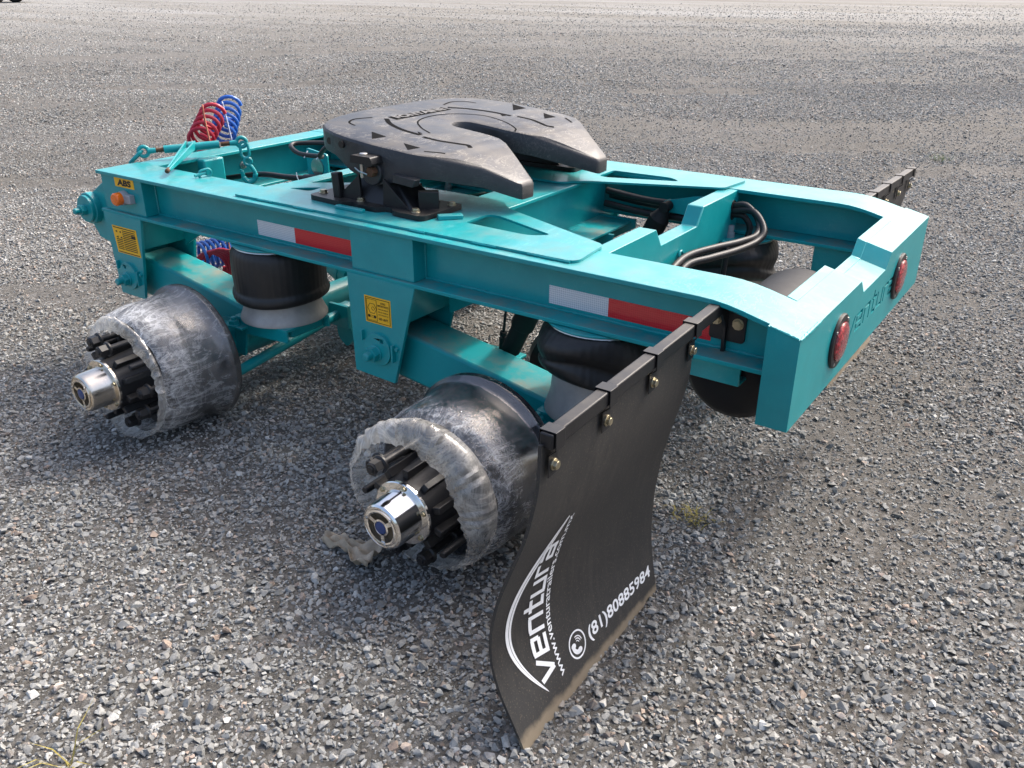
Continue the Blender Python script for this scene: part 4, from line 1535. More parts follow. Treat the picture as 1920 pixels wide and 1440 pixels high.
half = [(0.893, 0.0), (0.893, 0.09), (0.896, 0.165), (0.912, 0.26), (0.936, 0.335), (0.972, 0.392), (1.02, 0.428), (1.08, 0.449), (1.15, 0.461), (1.25, 0.465), (1.38, 0.457),
        (1.42, 0.445), (1.455, 0.418), (1.56, 0.326), (1.648, 0.270), (1.658, 0.258), (1.660, 0.205), (1.654, 0.192), (1.475, 0.078), (1.435, 0.058),
        (1.40, 0.051), (1.32, 0.049), (1.26, 0.048)]
half += [(1.256 - 0.052 * math.sin(a), 0.048 * math.cos(a)) for a in (0.35, 0.75, 1.15)] + [(1.204, 0.0)]
OUT = [(x, CY - v_) for x, v_ in half] + [(x, CY + v_) for x, v_ in half[-2:0:-1]]
nO = len(OUT)


def inset(poly, d):
    out = []
    k = len(poly)
    for i in range(k):
        a, p, c = Vector(poly[i - 1]), Vector(poly[i]), Vector(poly[(i + 1) % k])
        n1 = Vector((-(p - a).y, (p - a).x)).normalized()
        n2 = Vector((-(c - p).y, (c - p).x)).normalized()
        nn = (n1 + n2)
        nn = nn.normalized() if nn.length > 1e-6 else n1
        out.append(tuple(p + nn * d))
    return out


area = sum(OUT[i][0] * OUT[(i + 1) % nO][1] - OUT[(i + 1) % nO][0] * OUT[i][1] for i in range(nO))
sg = 1 if area > 0 else -1


def skirt_bottom(x, v_):
    s_ = 0.068
    if v_ > 0.36 and 1.05 < x < 1.46:           # trunnion lug hangs lower
        s_ = 0.068 + 0.055 * max(0, 1 - ((x - 1.25) / 0.15) ** 2)
    if x > 1.47:
        s_ = 0.068 - 0.022 * (x - 1.47) / 0.19
    return fz(x) - s_


# the flat top is triangulated on a fine grid so that it follows the slope of the ramps
b = MB()
lvl = []
e1 = inset(OUT, sg * 0.011)
e2 = inset(OUT, sg * 0.004)
rings_ = [[(p[0], p[1], fz(p[0])) for p in e1],
          [(p[0], p[1], fz(p[0]) - 0.0025) for p in e2],
          [(p[0], p[1], fz(p[0]) - 0.010) for p in OUT],
          [(p[0], p[1], skirt_bottom(p[0], abs(p[1] - CY))) for p in OUT],
          [(p[0], p[1], skirt_bottom(p[0], abs(p[1] - CY))) for p in inset(OUT, sg * 0.014)],
          [(p[0], p[1], fz(p[0]) - 0.045) for p in inset(OUT, sg * 0.016)]]
vs_ = [p for r_ in rings_ for p in r_]
fs_ = []
for i in range(len(rings_) - 1):
    for j in range(nO):
        j2 = (j + 1) % nO
        fs_.append((i * nO + j, i * nO + j2, (i + 1) * nO + j2, (i + 1) * nO + j))
b.add(vs_, fs_)
fme = b.mesh('fifth_wheel', 'plate', fix=False)
bm = bmesh.new()
bm.from_mesh(fme)
bm.verts.ensure_lookup_table()
top_loop = [bm.verts[i] for i in range(nO)]
bot_loop = [bm.verts[5 * nO + i] for i in range(nO)]


def strips(loop):
    """fill a simple outline with cells cut by the bends across x"""
    f0 = bmesh.ops.triangle_fill(bm, use_beauty=True, use_dissolve=False, edges=[bm.edges.get((loop[i], loop[(i + 1) % nO])) for i in range(nO)])
    return [g_ for g_ in f0['geom'] if isinstance(g_, bmesh.types.BMFace)]


tf = strips(top_loop)
for xc in (1.36, 1.44, 1.50, 1.55, 1.60):
    geo = list({e for f_ in tf if f_.is_valid for e in f_.edges} | {v_ for f_ in tf if f_.is_valid for v_ in f_.verts}) + [f_ for f_ in tf if f_.is_valid]
    r_ = bmesh.ops.bisect_plane(bm, geom=geo, plane_co=(xc, 0, 0), plane_no=(1, 0, 0))
    tf = [f_ for f_ in r_['geom'] if isinstance(f_, bmesh.types.BMFace)]
    for v_ in [g_ for g_ in r_['geom_cut'] if isinstance(g_, bmesh.types.BMVert)]:
        v_.co.z = fz(v_.co.x)
strips(bot_loop)
bmesh.ops.recalc_face_normals(bm, faces=bm.faces)
lim = math.radians(28)
for f_ in bm.faces:
    f_.smooth = True
for e in bm.edges:
    e.smooth = not (len(e.link_faces) == 2 and e.calc_face_angle(3) > lim)
bm.to_mesh(fme)
bm.free()
FWH = put('fifth_wheel', fme, D)
tag(FWH, 'dusty black fifth wheel coupling plate tilted towards its open jaw')


def top_shape(name, polys, depth, mat):
    """shade of sunk marks put into colour: thin dark solids just proud of the plate"""
    for pl in polys:
        b_ = MB()
        k = len(pl)
        t_ = [(p[0], p[1], fz(p[0]) + 0.0008) for p in pl]
        u_ = [(p[0], p[1], fz(p[0]) - depth) for p in pl]
        b_.add(t_ + u_, [tuple(range(k)), tuple(range(2 * k - 1, k - 1, -1))] + [(i, (i + 1) % k, (i + 1) % k + k, i + k) for i in range(k)])
        put(name, b_.mesh(name, mat, smooth=False), FWH)


def groove(path, w):  # nothing is cut: a dark ribbon paints the shade of the groove
    pp = crv([(p[0], p[1], 0) for p in path], 8)
    ra, rb = [], []
    for i, p in enumerate(pp):
        d = (pp[min(i + 1, len(pp) - 1)] - pp[max(i - 1, 0)]).normalized()
        nn = Vector((-d.y, d.x, 0)) * w / 2
        ra.append((p + nn)[:2])
        rb.append((p - nn)[:2])
    b_ = MB()
    vs_ = [(p[0], p[1], fz(p[0]) + 0.0007) for p in ra + rb] + [(p[0], p[1], fz(p[0]) - 0.004) for p in ra + rb]
    k = len(ra)
    fs_ = [(i, i + 1, k + i + 1, k + i) for i in range(k - 1)]
    b_.add(vs_, fs_)
    put('grease_groove_shade', b_.mesh('grease_groove_shade', 'recess_shade', smooth=False), FWH)


for s_ in (-1, 1):
    groove([(1.04, CY + s_ * 0.165), (1.10, CY + s_ * 0.212), (1.18, CY + s_ * 0.243), (1.262, CY + s_ * 0.250)], 0.017)
    groove([(1.282, CY + s_ * 0.262), (1.34, CY + s_ * 0.262), (1.40, CY + s_ * 0.240), (1.43, CY + s_ * 0.228), (1.452, CY + s_ * 0.240)], 0.015)
    groove([(1.40, CY + s_ * 0.400), (1.425, CY + s_ * 0.380), (1.45, CY + s_ * 0.362)], 0.008)
    groove([(1.00, CY + s_ * 0.19), (0.985, CY + s_ * 0.26), (1.01, CY + s_ * 0.31), (1.05, CY + s_ * 0.325)], 0.007)
groove([(1.262, CY - 0.205), (1.19, CY - 0.165), (1.125, CY - 0.10), (1.10, CY), (1.125, CY + 0.10), (1.20, CY + 0.165), (1.30, CY + 0.150), (1.385, CY + 0.098), (1.41, CY + 0.062)], 0.006)
# triangular lightening pockets: their inner shade painted as flat dark inlays
for tri in ([(1.14, 0.283), (1.205, 0.214), (1.21, 0.272)], [(1.30, 0.252), (1.36, 0.200), (1.365, 0.250)], [(1.142, 1.06), (1.209, 0.968), (1.215, 1.042)], [(1.305, 1.027), (1.36, 0.948), (1.37, 1.008)],
            [(1.225, 0.405), (1.245, 0.388), (1.25, 0.400)], [(1.225, 0.865), (1.245, 0.848), (1.25, 0.862)]):
    top_shape('pocket_shade', [tri], 0.002, 'recess_shade')
# sunk name plate
plt = [(1.026, CY - 0.142), (1.070, CY - 0.147), (1.070, CY + 0.147), (1.026, CY + 0.142)]
top_shape('name_panel', [plt], 0.002, 'recess_shade')
v, f = text_mesh('FONTAINE', 1.0, 0.045)
mn, mx_ = v[:, :2].min(0), v[:, :2].max(0)
vs_ = []
for p in v:
    yy = CY - 0.130 + (p[0] - mn[0]) / (mx_[0] - mn[0]) * 0.260
    xx = 1.066 - (p[1] - mn[1]) / (mx_[1] - mn[1]) * 0.036
    vs_.append((xx, yy, fz(xx) + 0.0022))
put('name_lettering', MB().add(vs_, f).mesh('name_lettering', 'dustyletter', smooth=False, fix=False), FWH)

# foot brackets
for mir in (False, True):
    b = MB()
    foot = rounded([(1.005, 0.118), (1.165, 0.105), (1.185, 0.128), (1.225, 0.112), (1.300, 0.112), (1.315, 0.135), (1.345, 0.135), (1.365, 0.112),
                    (1.485, 0.108), (1.487, 0.300), (1.005, 0.300)], [0.02, 0.02, 0.01, 0.01, 0.012, 0.01, 0.01, 0.015, 0.025, 0.015, 0.02])
    b.prism(foot, 'z', G1 + 0.0005, G1 + 0.0155)
    ft = part('foot_bracket', b, 'black', FWH, mir=mir, bevel=0.002)
    # saddle rising to the pivot
    b = MB()
    zb, zt = G1 + 0.014, 0.893
    sec = lambda hx, y0, y1, z: [(1.25 - hx, y0, z), (1.25 + hx, y0, z), (1.25 + hx, y1, z), (1.25 - hx, y1, z)]
    lv = [sec(0.165, 0.150, 0.285, zb), sec(0.150, 0.158, 0.280, zb + 0.012), sec(0.075, 0.190, 0.265, zb + 0.062), sec(0.055, 0.195, 0.262, zt - 0.018), sec(0.030, 0.197, 0.260, zt)]
    vs_ = [p for l in lv for p in l]
    fs_ = [(0, 3, 2, 1), (16, 17, 18, 19)]
    for i in range(4):
        for j in range(4):
            fs_.append((i * 4 + j, i * 4 + (j + 1) % 4, (i + 1) * 4 + (j + 1) % 4, (i + 1) * 4 + j))
    b.add(vs_, fs_)
    part('foot_bracket_saddle', b, 'black', FWH, mir=mir, bevel=0.003)
    for sx_ in (-1, 1):
        b = MB().prism([(1.25 + sx_ * 0.05, 0.875), (1.25 + sx_ * 0.150, zb), (1.25 + sx_ * 0.045, zb)], 'y', 0.150, 0.160)
        part('foot_bracket_rib', b, 'black', FWH, mir=mir, bevel=0.001)
    # pivot boss with retaining bracket
    b = MB().lathe([(0.040, 0.152), (0.040, 0.180)], (1.25, 0, 0.888), (0, 1, 0), 26)
    part('pivot_boss', b, 'plate', FWH, mir=mir, bevel=0.003)
    b = MB().prism(rounded([(1.205, 0.941), (1.285, 0.941), (1.292, 0.917), (1.200, 0.917)], 0.006), 'y', 0.116, 0.165)
    part('pivot_retainer', b, 'black', FWH, mir=mir, bevel=0.004)
    b = MB().lathe([(0.013, 0.940), (0.013, 0.945), (0.010, 0.947), (0, 0.9475)], (1.238, 0.139, 0), (0, 0, 1), 16)
    part('pivot_pin_head', b, 'steel', FWH, mir=mir)
    b = MB().tube([(1.240, 0.126, 0.916), (1.240, 0.126, 0.876)], 0.006, 10)
    part('pivot_pin', b, 'steel', FWH, mir=mir)
    b = MB().tube([(1.215, 0.122, 0.903), (1.235, 0.118, 0.895), (1.262, 0.124, 0.888)], 0.0022, 6)
    part('cotter_pin', b, 'steel', FWH, mir=mir)
    b = MB().lathe([(0.016, 0.130), (0.016, 0.157)], (1.265, 0, 0.893), (0, 1, 0), 6)
    part('rusty_nut', b, 'rust', FWH, mir=mir, bevel=0.002)
    # stop posts on the foot
    b = MB().bar((1.112, 0.150, G1 + 0.012), (1.106, 0.150, 0.872), 0.026, 0.030, (1, 0, 0))
    part('stop_post', b, 'black', FWH, mir=mir, bevel=0.004)
    b = MB().bar((1.430, 0.205, G1 + 0.012), (1.430, 0.205, 0.846), 0.030, 0.062, (0.75, 0.65, 0))
    part('stop_block', b, 'black', FWH, mir=mir, bevel=0.003)
    for (bx_, by_) in ((1.018 + 0.012, 0.160), (1.205, 0.148), (1.432, 0.142), (1.468, 0.268), (1.05, 0.272)):
        bolt(FWH, (bx_, (W - by_) if mir else by_, G1 + 0.0155), (0, 0, 1), 0.0115, 'zinc', stub=False, rot=random.random())
    # wedge lug under the skirt
    b = MB().prism([(1.335, 0.893), (1.425, 0.885), (1.415, 0.862), (1.335, 0.868)], 'y', 0.152, 0.180)
    part('skirt_lug', b, 'plate', FWH, mir=mir, bevel=0.003)
    for xh in (1.045, 1.12):
        b = MB().lathe([(0.011, CY - (0.4635 if xh > 1.06 else 0.4385)), (0.011, 0.2)], (xh, 0, 0.955), (0, 1, 0), 16)  # solid plug, coloured black for the shade inside an open hole
        part('skirt_hole_shade', b, 'ink', FWH, mir=mir)
# release handle: bent black rod at the front
b = MB().tube(crv([(0.93, 0.455, 0.905), (0.80, 0.43, 0.885), (0.735, 0.43, 0.838), (0.71, 0.462, 0.828), (0.60, 0.462, 0.825), (0.535, 0.478, 0.842), (0.525, 0.515, 0.848), (0.58, 0.565, 0.848), (0.70, 0.60, 0.853)], 6), 0.0085, 10)
part('release_handle', b, 'black', FWH)

# round plate on its holder beside the handle
b = MB().prism(rounded([(0.46, 0.700), (0.575, 0.685), (0.575, 0.795), (0.46, 0.810)], 0.012), 'y', 0.618, 0.626)
hp = part('holder_plate', b, 'teal', bevel=0.002)
b = MB().lathe([(0.033, 0.6175), (0.033, 0.614), (0.030, 0.6135), (0, 0.6135)], (0.518, 0, 0.742), (0, 1, 0), 28)
part('round_gauge_plate', b, 'steel', hp)

# ---- mud flaps with hanger bars
LP = [(0.735, 2.4285), (0.706, 2.4285), (0.631, 2.426), (0.521, 2.402), (0.43, 2.368), (0.377, 2.348), (0.32, 2.331), (0.26, 2.321), (0.215, 2.3195), (0.179, 2.323), (0.13, 2.338), (0.096, 2.353), (0.05, 2.378), (-0.006, 2.405)]
RP = [(0.735, 2.4285), (0.705, 2.4285), (0.627, 2.430), (0.586, 2.424), (0.50, 2.403), (0.403, 2.380), (0.32, 2.370), (0.247, 2.3665), (0.19, 2.367), (0.136, 2.371), (0.07, 2.382), (-0.006, 2.398)]
zl = np.array([p[0] for p in LP[::-1]])
xl = np.array([p[1] for p in LP[::-1]])
zr = np.array([p[0] for p in RP[::-1]])
xr = np.array([p[1] for p in RP[::-1]])
Y0, Y1 = -0.712, -0.098


def flap_x(y, z):
    t = (y - Y0) / (Y1 - Y0)
    a = np.interp(z, zl, xl)
    c = np.interp(z, zr, xr)
    return float(a * (1 - t) + c * t)


_zs = np.linspace(-0.008, 0.735, 180)
_prof = {}
for t in np.linspace(0, 1, 25):
    pr_ = np.array([flap_x(Y0 + t * (Y1 - Y0), z) for z in _zs])
    for _ in range(60):
        pr_[1:-1] = (pr_[:-2] + 2 * pr_[1:-1] + pr_[2:]) / 4
    _prof[round(t * 24)] = pr_


def flap_s(y, z):
    t = min(max((y - Y0) / (Y1 - Y0), 0), 1) * 24
    i = min(int(t), 23)
    f_ = t - i
    return float(np.interp(z, _zs, _prof[i]) * (1 - f_) + np.interp(z, _zs, _prof[i + 1]) * f_)


def onflap(y, z, off):
    e = 0.004
    x = flap_s(y, z)
    dz_ = Vector((flap_s(y, z + e) - flap_s(y, z - e), 0, 2 * e))
    dy_ = Vector((flap_s(y + e, z) - flap_s(y - e, z), 2 * e, 0))
    nn = dy_.cross(dz_).normalized()
    if nn.x < 0:
        nn = -nn
    return Vector((x, y, z)) + nn * off


def flap_sheet(verts2, faces2, name, mat, parent, mir, off=0.0046, cuts=1):
    b_ = MB()
    bm = bmesh.new()
    vv = [bm.verts.new((p[0], p[1], 0)) for p in verts2]
    for f_ in faces2:
        try:
            bm.faces.new([vv[i] for i in f_])
        except ValueError:
            pass
    if cuts:
        long_ = [e for e in bm.edges if e.calc_length() > 0.012]
        bmesh.ops.subdivide_edges(bm, edges=long_, cuts=cuts, use_grid_fill=True)
        bmesh.ops.triangulate(bm, faces=bm.faces)
    bm.verts.index_update()
    vs_ = [onflap(v_.co.x, v_.co.y, off) for v_ in bm.verts]
    fs_ = [tuple(v_.index for v_ in f_.verts) for f_ in bm.faces]
    bm.free()
    b_.add(vs_, fs_)
    return put(name, b_.mesh(name, mat, mir, 0, False, fix=False), parent)


for mir in (False, True):
    b = MB()
    ny_, nz_ = 30, 90
    T = 0.007
    for sd_ in (0, 1):
        for i in range(ny_ + 1):
            for j in range(nz_ + 1):
                y = Y0 + (Y1 - Y0) * i / ny_
                z = -0.007 + (0.722 + 0.007) * j / nz_
                b.v.append(tuple(onflap(y, z, 0.0035 if sd_ == 0 else -0.0035)))
    nn_ = (ny_ + 1) * (nz_ + 1)
    id_ = lambda s_, i, j: s_ * nn_ + i * (nz_ + 1) + j
    for i in range(ny_):
        for j in range(nz_):
            b.f.append((id_(0, i, j), id_(0, i + 1, j), id_(0, i + 1, j + 1), id_(0, i, j + 1)))
            b.f.append((id_(1, i, j), id_(1, i, j + 1), id_(1, i + 1, j + 1), id_(1, i + 1, j)))
    for j in range(nz_):
        b.f.append((id_(0, 0, j), id_(0, 0, j + 1), id_(1, 0, j + 1), id_(1, 0, j)))
        b.f.append((id_(0, ny_, j), id_(1, ny_, j), id_(1, ny_, j + 1), id_(0, ny_, j + 1)))
    for i in range(ny_):
        b.f.append((id_(0, i, 0), id_(1, i, 0), id_(1, i + 1, 0), id_(0, i + 1, 0)))
        b.f.append((id_(0, i, nz_), id_(0, i + 1, nz_), id_(1, i + 1, nz_), id_(1, i, nz_)))
    fl = part('mud_flap', b, 'flap', mir=mir)
    tag(fl, 'black rubber mud flap with white maker lettering' if not mir else 'black rubber mud flap hanging on the far side of the dolly')
    # square bar from the rail web outwards
    b = MB().bar((2.436, 0.060, 0.7475), (2.436, -0.705, 0.7290), 0.026, 0.030)
    part('flap_bar', b, 'black', fl, mir=mir, bevel=0.003)
    b = MB().box(2.430, 2.438, -0.7062, -0.7035, 0.720, 0.738)
    # clips folded over the bar, each with a bolt
    for yc in (-0.690, -0.505, -0.314, -0.126):
        zc = 0.729 + (yc + 0.705) * 0.0242
        path = [(2.4205, zc - 0.017), (2.4205, zc + 0.0165), (2.4515, zc + 0.0165), (2.4515, zc - 0.017), (2.4375, zc - 0.030), (2.4375, zc - 0.074)]
        b = MB().strip(path, -0.0020, 'y', yc - 0.010, yc + 0.020)
        part('flap_clip', b, 'black', fl, mir=mir, bevel=0.001)
        bolt(fl, (2.4405, (W - yc - 0.006) if mir else yc + 0.006, zc - 0.052), (1, 0, 0), 0.0090, 'zinc', stub=False, rot=yc * 9)
    # mounting plate on the web with its two bolts and prop
    b = MB().prism(rounded([(2.405, 0.655), (2.492, 0.655), (2.492, 0.742), (2.405, 0.742)], 0.01), 'y', WEB - 0.0085, WEB - 0.0005)
    part('flap_mount', b, 'black', fl, mir=mir, bevel=0.0015)
    b = MB().prism(rounded([(WEB - 0.005, 0.762), (0.020, 0.758), (0.012, 0.742), (0.046, 0.700), (0.050, ZB + 0.001), (WEB - 0.005, ZB + 0.001)], [0, 0.01, 0.004, 0.01, 0, 0]), 'x', 2.441, 2.449)
    part('mount_rib', b, 'black', fl, mir=mir, bevel=0.0015)
    for bx_ in (2.420, 2.474):
        bolt(fl, (bx_, (W - WEB + 0.0085) if mir else WEB - 0.0085, 0.705 if bx_ < 2.43 else 0.702), (0, 1 if mir else -1, 0), 0.0115, 'zinc', stub=False)
    if mir:
        continue
    # maker's lettering: wordmark reading upwards, address, arc, telephone
    vv, ff = [], []
    ITL = 0.20
    for qd in wordmark(0.355, 0.050, 0.0105):
        o_ = len(vv)
        for p in qd:
            yy = -0.546 - p.y
            vv.append((yy, 0.062 + p.x + ITL * p.y))
        ff.append((o_, o_ + 1, o_ + 2, o_ + 3))
    # keep overlapping strokes at slightly different heights
    for k in range(len(ff)):
        flap_sheet([vv[i] for i in ff[k]], [(0, 1, 2, 3)], 'wordmark_stroke', 'print', fl, mir, 0.0048 + 0.0003 * (k % 4), 3)
    v, f = text_mesh('www.venturatrailers.com.mx', 1.0, 0.012)
    mn, mx_ = v[:, :2].min(0), v[:, :2].max(0)
    ln = mx_[0] - mn[0]
    flap_sheet([(-0.522 - (p[1] - mn[1]) * 0.0265, 0.048 + (p[0] - mn[0]) / ln * 0.425) for p in v], f, 'web_address', 'print', fl, mir)
    v, f = text_mesh('(81)80885984', 1.0, 0.022)
    mn, mx_ = v[:, :2].min(0), v[:, :2].max(0)
    ln = mx_[0] - mn[0]
    flap_sheet([(-0.412 + (p[0] - mn[0]) / ln * 0.292, 0.050 + (p[1] - mn[1]) * 0.0415) for p in v], f, 'telephone_number', 'print', fl, mir)
    # the arc: two crescents split by a thin dark line
    P0, P1, P2 = Vector((-0.546, 0.480)), Vector((-0.772, 0.262)), Vector((-0.588, 0.046))
    for (wa, wb_) in ((0.0, 0.55), (0.63, 1.0)):
        vv, ff = [], []
        for i in range(61):
            t = i / 60
            p = (1 - t) ** 2 * P0 + 2 * t * (1 - t) * P1 + t * t * P2
            d = (2 * (1 - t) * (P1 - P0) + 2 * t * (P2 - P1)).normalized()
            nn = Vector((-d.y, d.x))
            nn = nn if nn.x > 0 else -nn
            wd = 0.026 * (1 - t) ** 0.55 * min(1, t * 6 + 0.15) + 0.003 * (1 - t)
            vv += [tuple(p + nn * wd * wa), tuple(p + nn * wd * wb_)]
        ff = [(2 * i, 2 * i + 1, 2 * i + 3, 2 * i + 2) for i in range(60)]
        flap_sheet(vv, ff, 'logo_arc', 'print', fl, mir, cuts=0)
    # telephone emblem
    C0 = Vector((-0.457, 0.0765))

    def ringp(r0, r1, a0, a1, k=40):
        vv, ff = [], []
        for i in range(k + 1):
            a = a0 + (a1 - a0) * i / k
            vv += [(C0.x + r0 * math.cos(a), C0.y + r0 * math.sin(a)), (C0.x + r1 * math.cos(a), C0.y + r1 * math.sin(a))]
        return vv, [(2 * i, 2 * i + 1, 2 * i + 3, 2 * i + 2) for i in range(k)]
    for r0, r1, a0, a1 in ((0.0275, 0.0315, 0, 6.2832), (0.0165, 0.0190, 0.15, 1.75), (0.0115, 0.0137, 0.15, 1.75), (0.0062, 0.0084, 0.2, 1.7), (0.0115, 0.0215, 3.0, 4.9)):
        flap_sheet(*ringp(r0, r1, a0, a1), 'phone_emblem', 'print', fl, mir, cuts=0)
    for a in (3.0, 4.9):
        c0 = (C0.x + 0.0150 * math.cos(a), C0.y + 0.0150 * math.sin(a))
        k = 10
        vv = [(c0[0] + 0.0085 * math.cos(t), c0[1] + 0.0065 * math.sin(t)) for t in np.arange(0, 6.28, 6.2832 / k)]
        flap_sheet(vv, [tuple(range(k))], 'phone_emblem', 'print', fl, mir, 0.0052, cuts=0)

# ---- air tank across the rear with its brackets
b = MB()
b.lathe([(0.0, 0.105), (0.06, 0.109), (0.105, 0.124), (0.128, 0.148), (0.134, 0.175), (0.134, 0.630), (0.128, 0.657), (0.105, 0.681), (0.06, 0.696), (0.0, 0.700)], (2.445, 0, 0.545), (0, 1, 0), 48)
tk = part('air_tank', b, 'tank')
for mir in (False, True):
    b = MB()
    zk, yk = (0.520, 0.135) if mir else (0.545, 0.060)
    b.prism([(2.335, zk), (2.492, zk), (2.492, ZB - TF + 0.002), (2.335, ZB - TF + 0.002)], 'y', yk, yk + 0.010)
    b.box(2.44, 2.4925, yk + 0.008, yk + 0.065, zk, zk + 0.008)
    part('tank_bracket', b, 'teal', tk, mir=mir, bevel=0.002)
    bolt(tk, (2.465, (W - 0.17) if mir else 0.10, zk), (0, 0, -1), 0.010, 'zinc')

# ---- hoses over the rear bay and along the far rail
hoses = [([(2.064, 1.050, 0.7225), (2.11, 1.048, 0.728), (2.165, 1.02, 0.695), (2.185, 0.965, 0.66), (2.165, 0.87, 0.655), (2.125, 0.76, 0.655), (2.09, 0.66, 0.652), (2.085, 0.58, 0.645), (2.09, 0.48, 0.62), (2.09, 0.36, 0.56)], 0.0115),
         ([(2.064, 1.052, 0.692), (2.10, 1.055, 0.69), (2.125, 1.06, 0.655), (2.12, 1.05, 0.60)], 0.0105),
         ([(2.066, 1.043, 0.706), (2.14, 1.035, 0.715), (2.20, 0.985, 0.675), (2.20, 0.93, 0.648), (2.175, 0.82, 0.640), (2.14, 0.70, 0.640), (2.105, 0.60, 0.635), (2.11, 0.50, 0.60), (2.12, 0.38, 0.54)], 0.0115),
         ([(2.150, 0.80, 0.650), (2.152, 0.79, 0.60), (2.150, 0.785, 0.53), (2.15, 0.78, 0.40)], 0.009)]
for p_, r_ in hoses:
    part('air_hose', MB().tube(crv(p_, 10), r_, 12), 'hose')
for yy, zz in ((0.0, 0.0), (0.03, -0.022), (-0.01, -0.045)):
    part('air_hose', MB().tube(crv([(1.585, 1.03 + yy, 0.715 + zz), (1.75, 1.035 + yy, 0.700 + zz), (1.90, 1.03 + yy, 0.705 + zz), (2.005, 1.02 + yy, 0.715 + zz)], 8), 0.0125, 12), 'hose')
part('air_hose', MB().tube(crv([(0.05, 0.52, 0.655), (0.25, 0.55, 0.692), (0.40, 0.57, 0.695), (0.52, 0.60, 0.700), (0.75, 0.64, 0.725), (1.0, 0.67, 0.72)], 8), 0.011, 12), 'hose')
part('air_hose', MB().tube(crv([(0.56, 0.44, 0.60), (0.53, 0.50, 0.66), (0.50, 0.57, 0.690), (0.56, 0.60, 0.695), (0.80, 0.62, 0.70)], 8), 0.010, 12), 'hose')
jb = part('cable_connector', MB().tube([(0.475, 0.585, 0.694), (0.56, 0.598, 0.700)], 0.020, 14), 'hose')
part('connector_collar', MB().tube([(0.56, 0.598, 0.700), (0.585, 0.602, 0.703)], 0.019, 14), 'grey', jb)
part('cable_tie', MB().tube(crv([(0.445, 0.57, 0.72), (0.455, 0.565, 0.70), (0.47, 0.565, 0.68), (0.475, 0.56, 0.665)], 5), 0.002, 6), 'print', jb)
for (p0, p1) in (((0.73, 0.418, 0.826), (0.735, 0.442, 0.842)), ((0.63, 0.452, 0.815), (0.632, 0.47, 0.838))):
    part('cable_tie', MB().tube([p0, p1], 0.0025, 6), 'print', FWH)

# ---- coupling lug at the front corner with a round eccentric cover
for mir in (False, True):
    b = MB().prism([(0.012, 0.745), (-0.055, 0.715), (-0.195, 0.635), (-0.205, 0.555), (-0.150, 0.480), (-0.02, 0.455), (0.012, 0.455)], 'y', 0.055, 0.175)
    lg = part('coupling_lug', b, 'teal', mir=mir, bevel=0.006)
    b = MB().lathe([(0.060, 0.056), (0.060, 0.032), (0.058, 0.030), (0.052, 0.0295), (0.052, 0.018), (0.050, 0.016), (0.0, 0.0155)], (-0.155, 0, 0.600), (0, 1, 0), 40)
    part('round_cover', b, 'teal', lg, mir=mir)
    b = MB().lathe([(0.022, 0.016), (0.022, -0.006)], (-0.155, 0, 0.598), (0, 1, 0), 6)
    b.lathe([(0.012, -0.006), (0.012, -0.026), (0.009, -0.029), (0, -0.029)], (-0.155, 0, 0.598), (0, 1, 0), 16)
    part('cover_bolt', b, 'teal', lg, mir=mir, bevel=0.001)

# ================================================================== LOOSE THINGS ON THE DOLLY
# load binder lying across the front corner
LB = thing('load_binder', 'teal ratchet load binder with chain hook lying on the front corner of the dolly', 'load binder', (0.10, 0.34, ZT))
E0, E1 = Vector((-0.005, 0.214, 0.806)), Vector((0.215, 0.507, 0.822))
ud = (E1 - E0).normalized()
mid = (E0 + E1) / 2
b = MB().tube([E0 + ud * 0.075, E1 - ud * 0.085], 0.0150, 18)
part('barrel', b, 'teal', LB)
for a, s_ in ((E0, 1), (E1, -1)):
    b = MB().tube([a + ud * s_ * 0.016, a + ud * s_ * 0.045], [0.012, 0.0095], 12)
    sd2 = ud.cross(Vector((0, 0, 1))).normalized()
    up2 = sd2.cross(ud)
    b.tube([a + (ud * math.cos(t) + up2 * math.sin(t)) * 0.0185 for t in np.arange(0, 6.28, 0.35)], 0.0075, 10, closed=True)
    part('eye_bolt', b, 'teal', LB)
    b = MB().tube([a + ud * s_ * 0.043, a + ud * s_ * 0.080], 0.0085, 12)
    part('threaded_rod', b, 'rust', LB)
hb = mid - ud * 0.008 + Vector((0, 0, 0.012))
tip = Vector((0.327, 0.083, 0.795))
hd = (tip - hb).normalized()
hs_ = hd.cross(Vector((0, 0, 1))).normalized()
for s_ in (-1, 1):
    b = MB()
    k0, k1 = hb + hs_ * s_ * 0.017, tip + hs_ * s_ * 0.004
    b.add([k0 + Vector((0, 0, 0.012)) - hs_ * s_ * 0.003, k0 - Vector((0, 0, 0.020)) - hs_ * s_ * 0.003, k1 - Vector((0, 0, 0.006)) - hs_ * s_ * 0.003, k1 + Vector((0, 0, 0.006)) - hs_ * s_ * 0.003,
           k0 + Vector((0, 0, 0.012)) + hs_ * s_ * 0.003, k0 - Vector((0, 0, 0.020)) + hs_ * s_ * 0.003, k1 - Vector((0, 0, 0.006)) + hs_ * s_ * 0.003, k1 + Vector((0, 0, 0.006)) + hs_ * s_ * 0.003],
          [(0, 1, 2, 3), (7, 6, 5, 4), (0, 4, 5, 1), (1, 5, 6, 2), (2, 6, 7, 3), (3, 7, 4, 0)])
    part('handle_cheek', b, 'teal', LB, bevel=0.0015)
b = MB()
b.bar(hb + hd * 0.045 - Vector((0, 0, 0.005)), tip, 0.020, 0.004)
part('handle_web', b, 'teal', LB)
part('handle_tip', MB().tube([tip - hd * 0.015, tip + hd * 0.010, tip + hd * 0.014], [0.008, 0.0085, 0.005], 10), 'rust', LB)
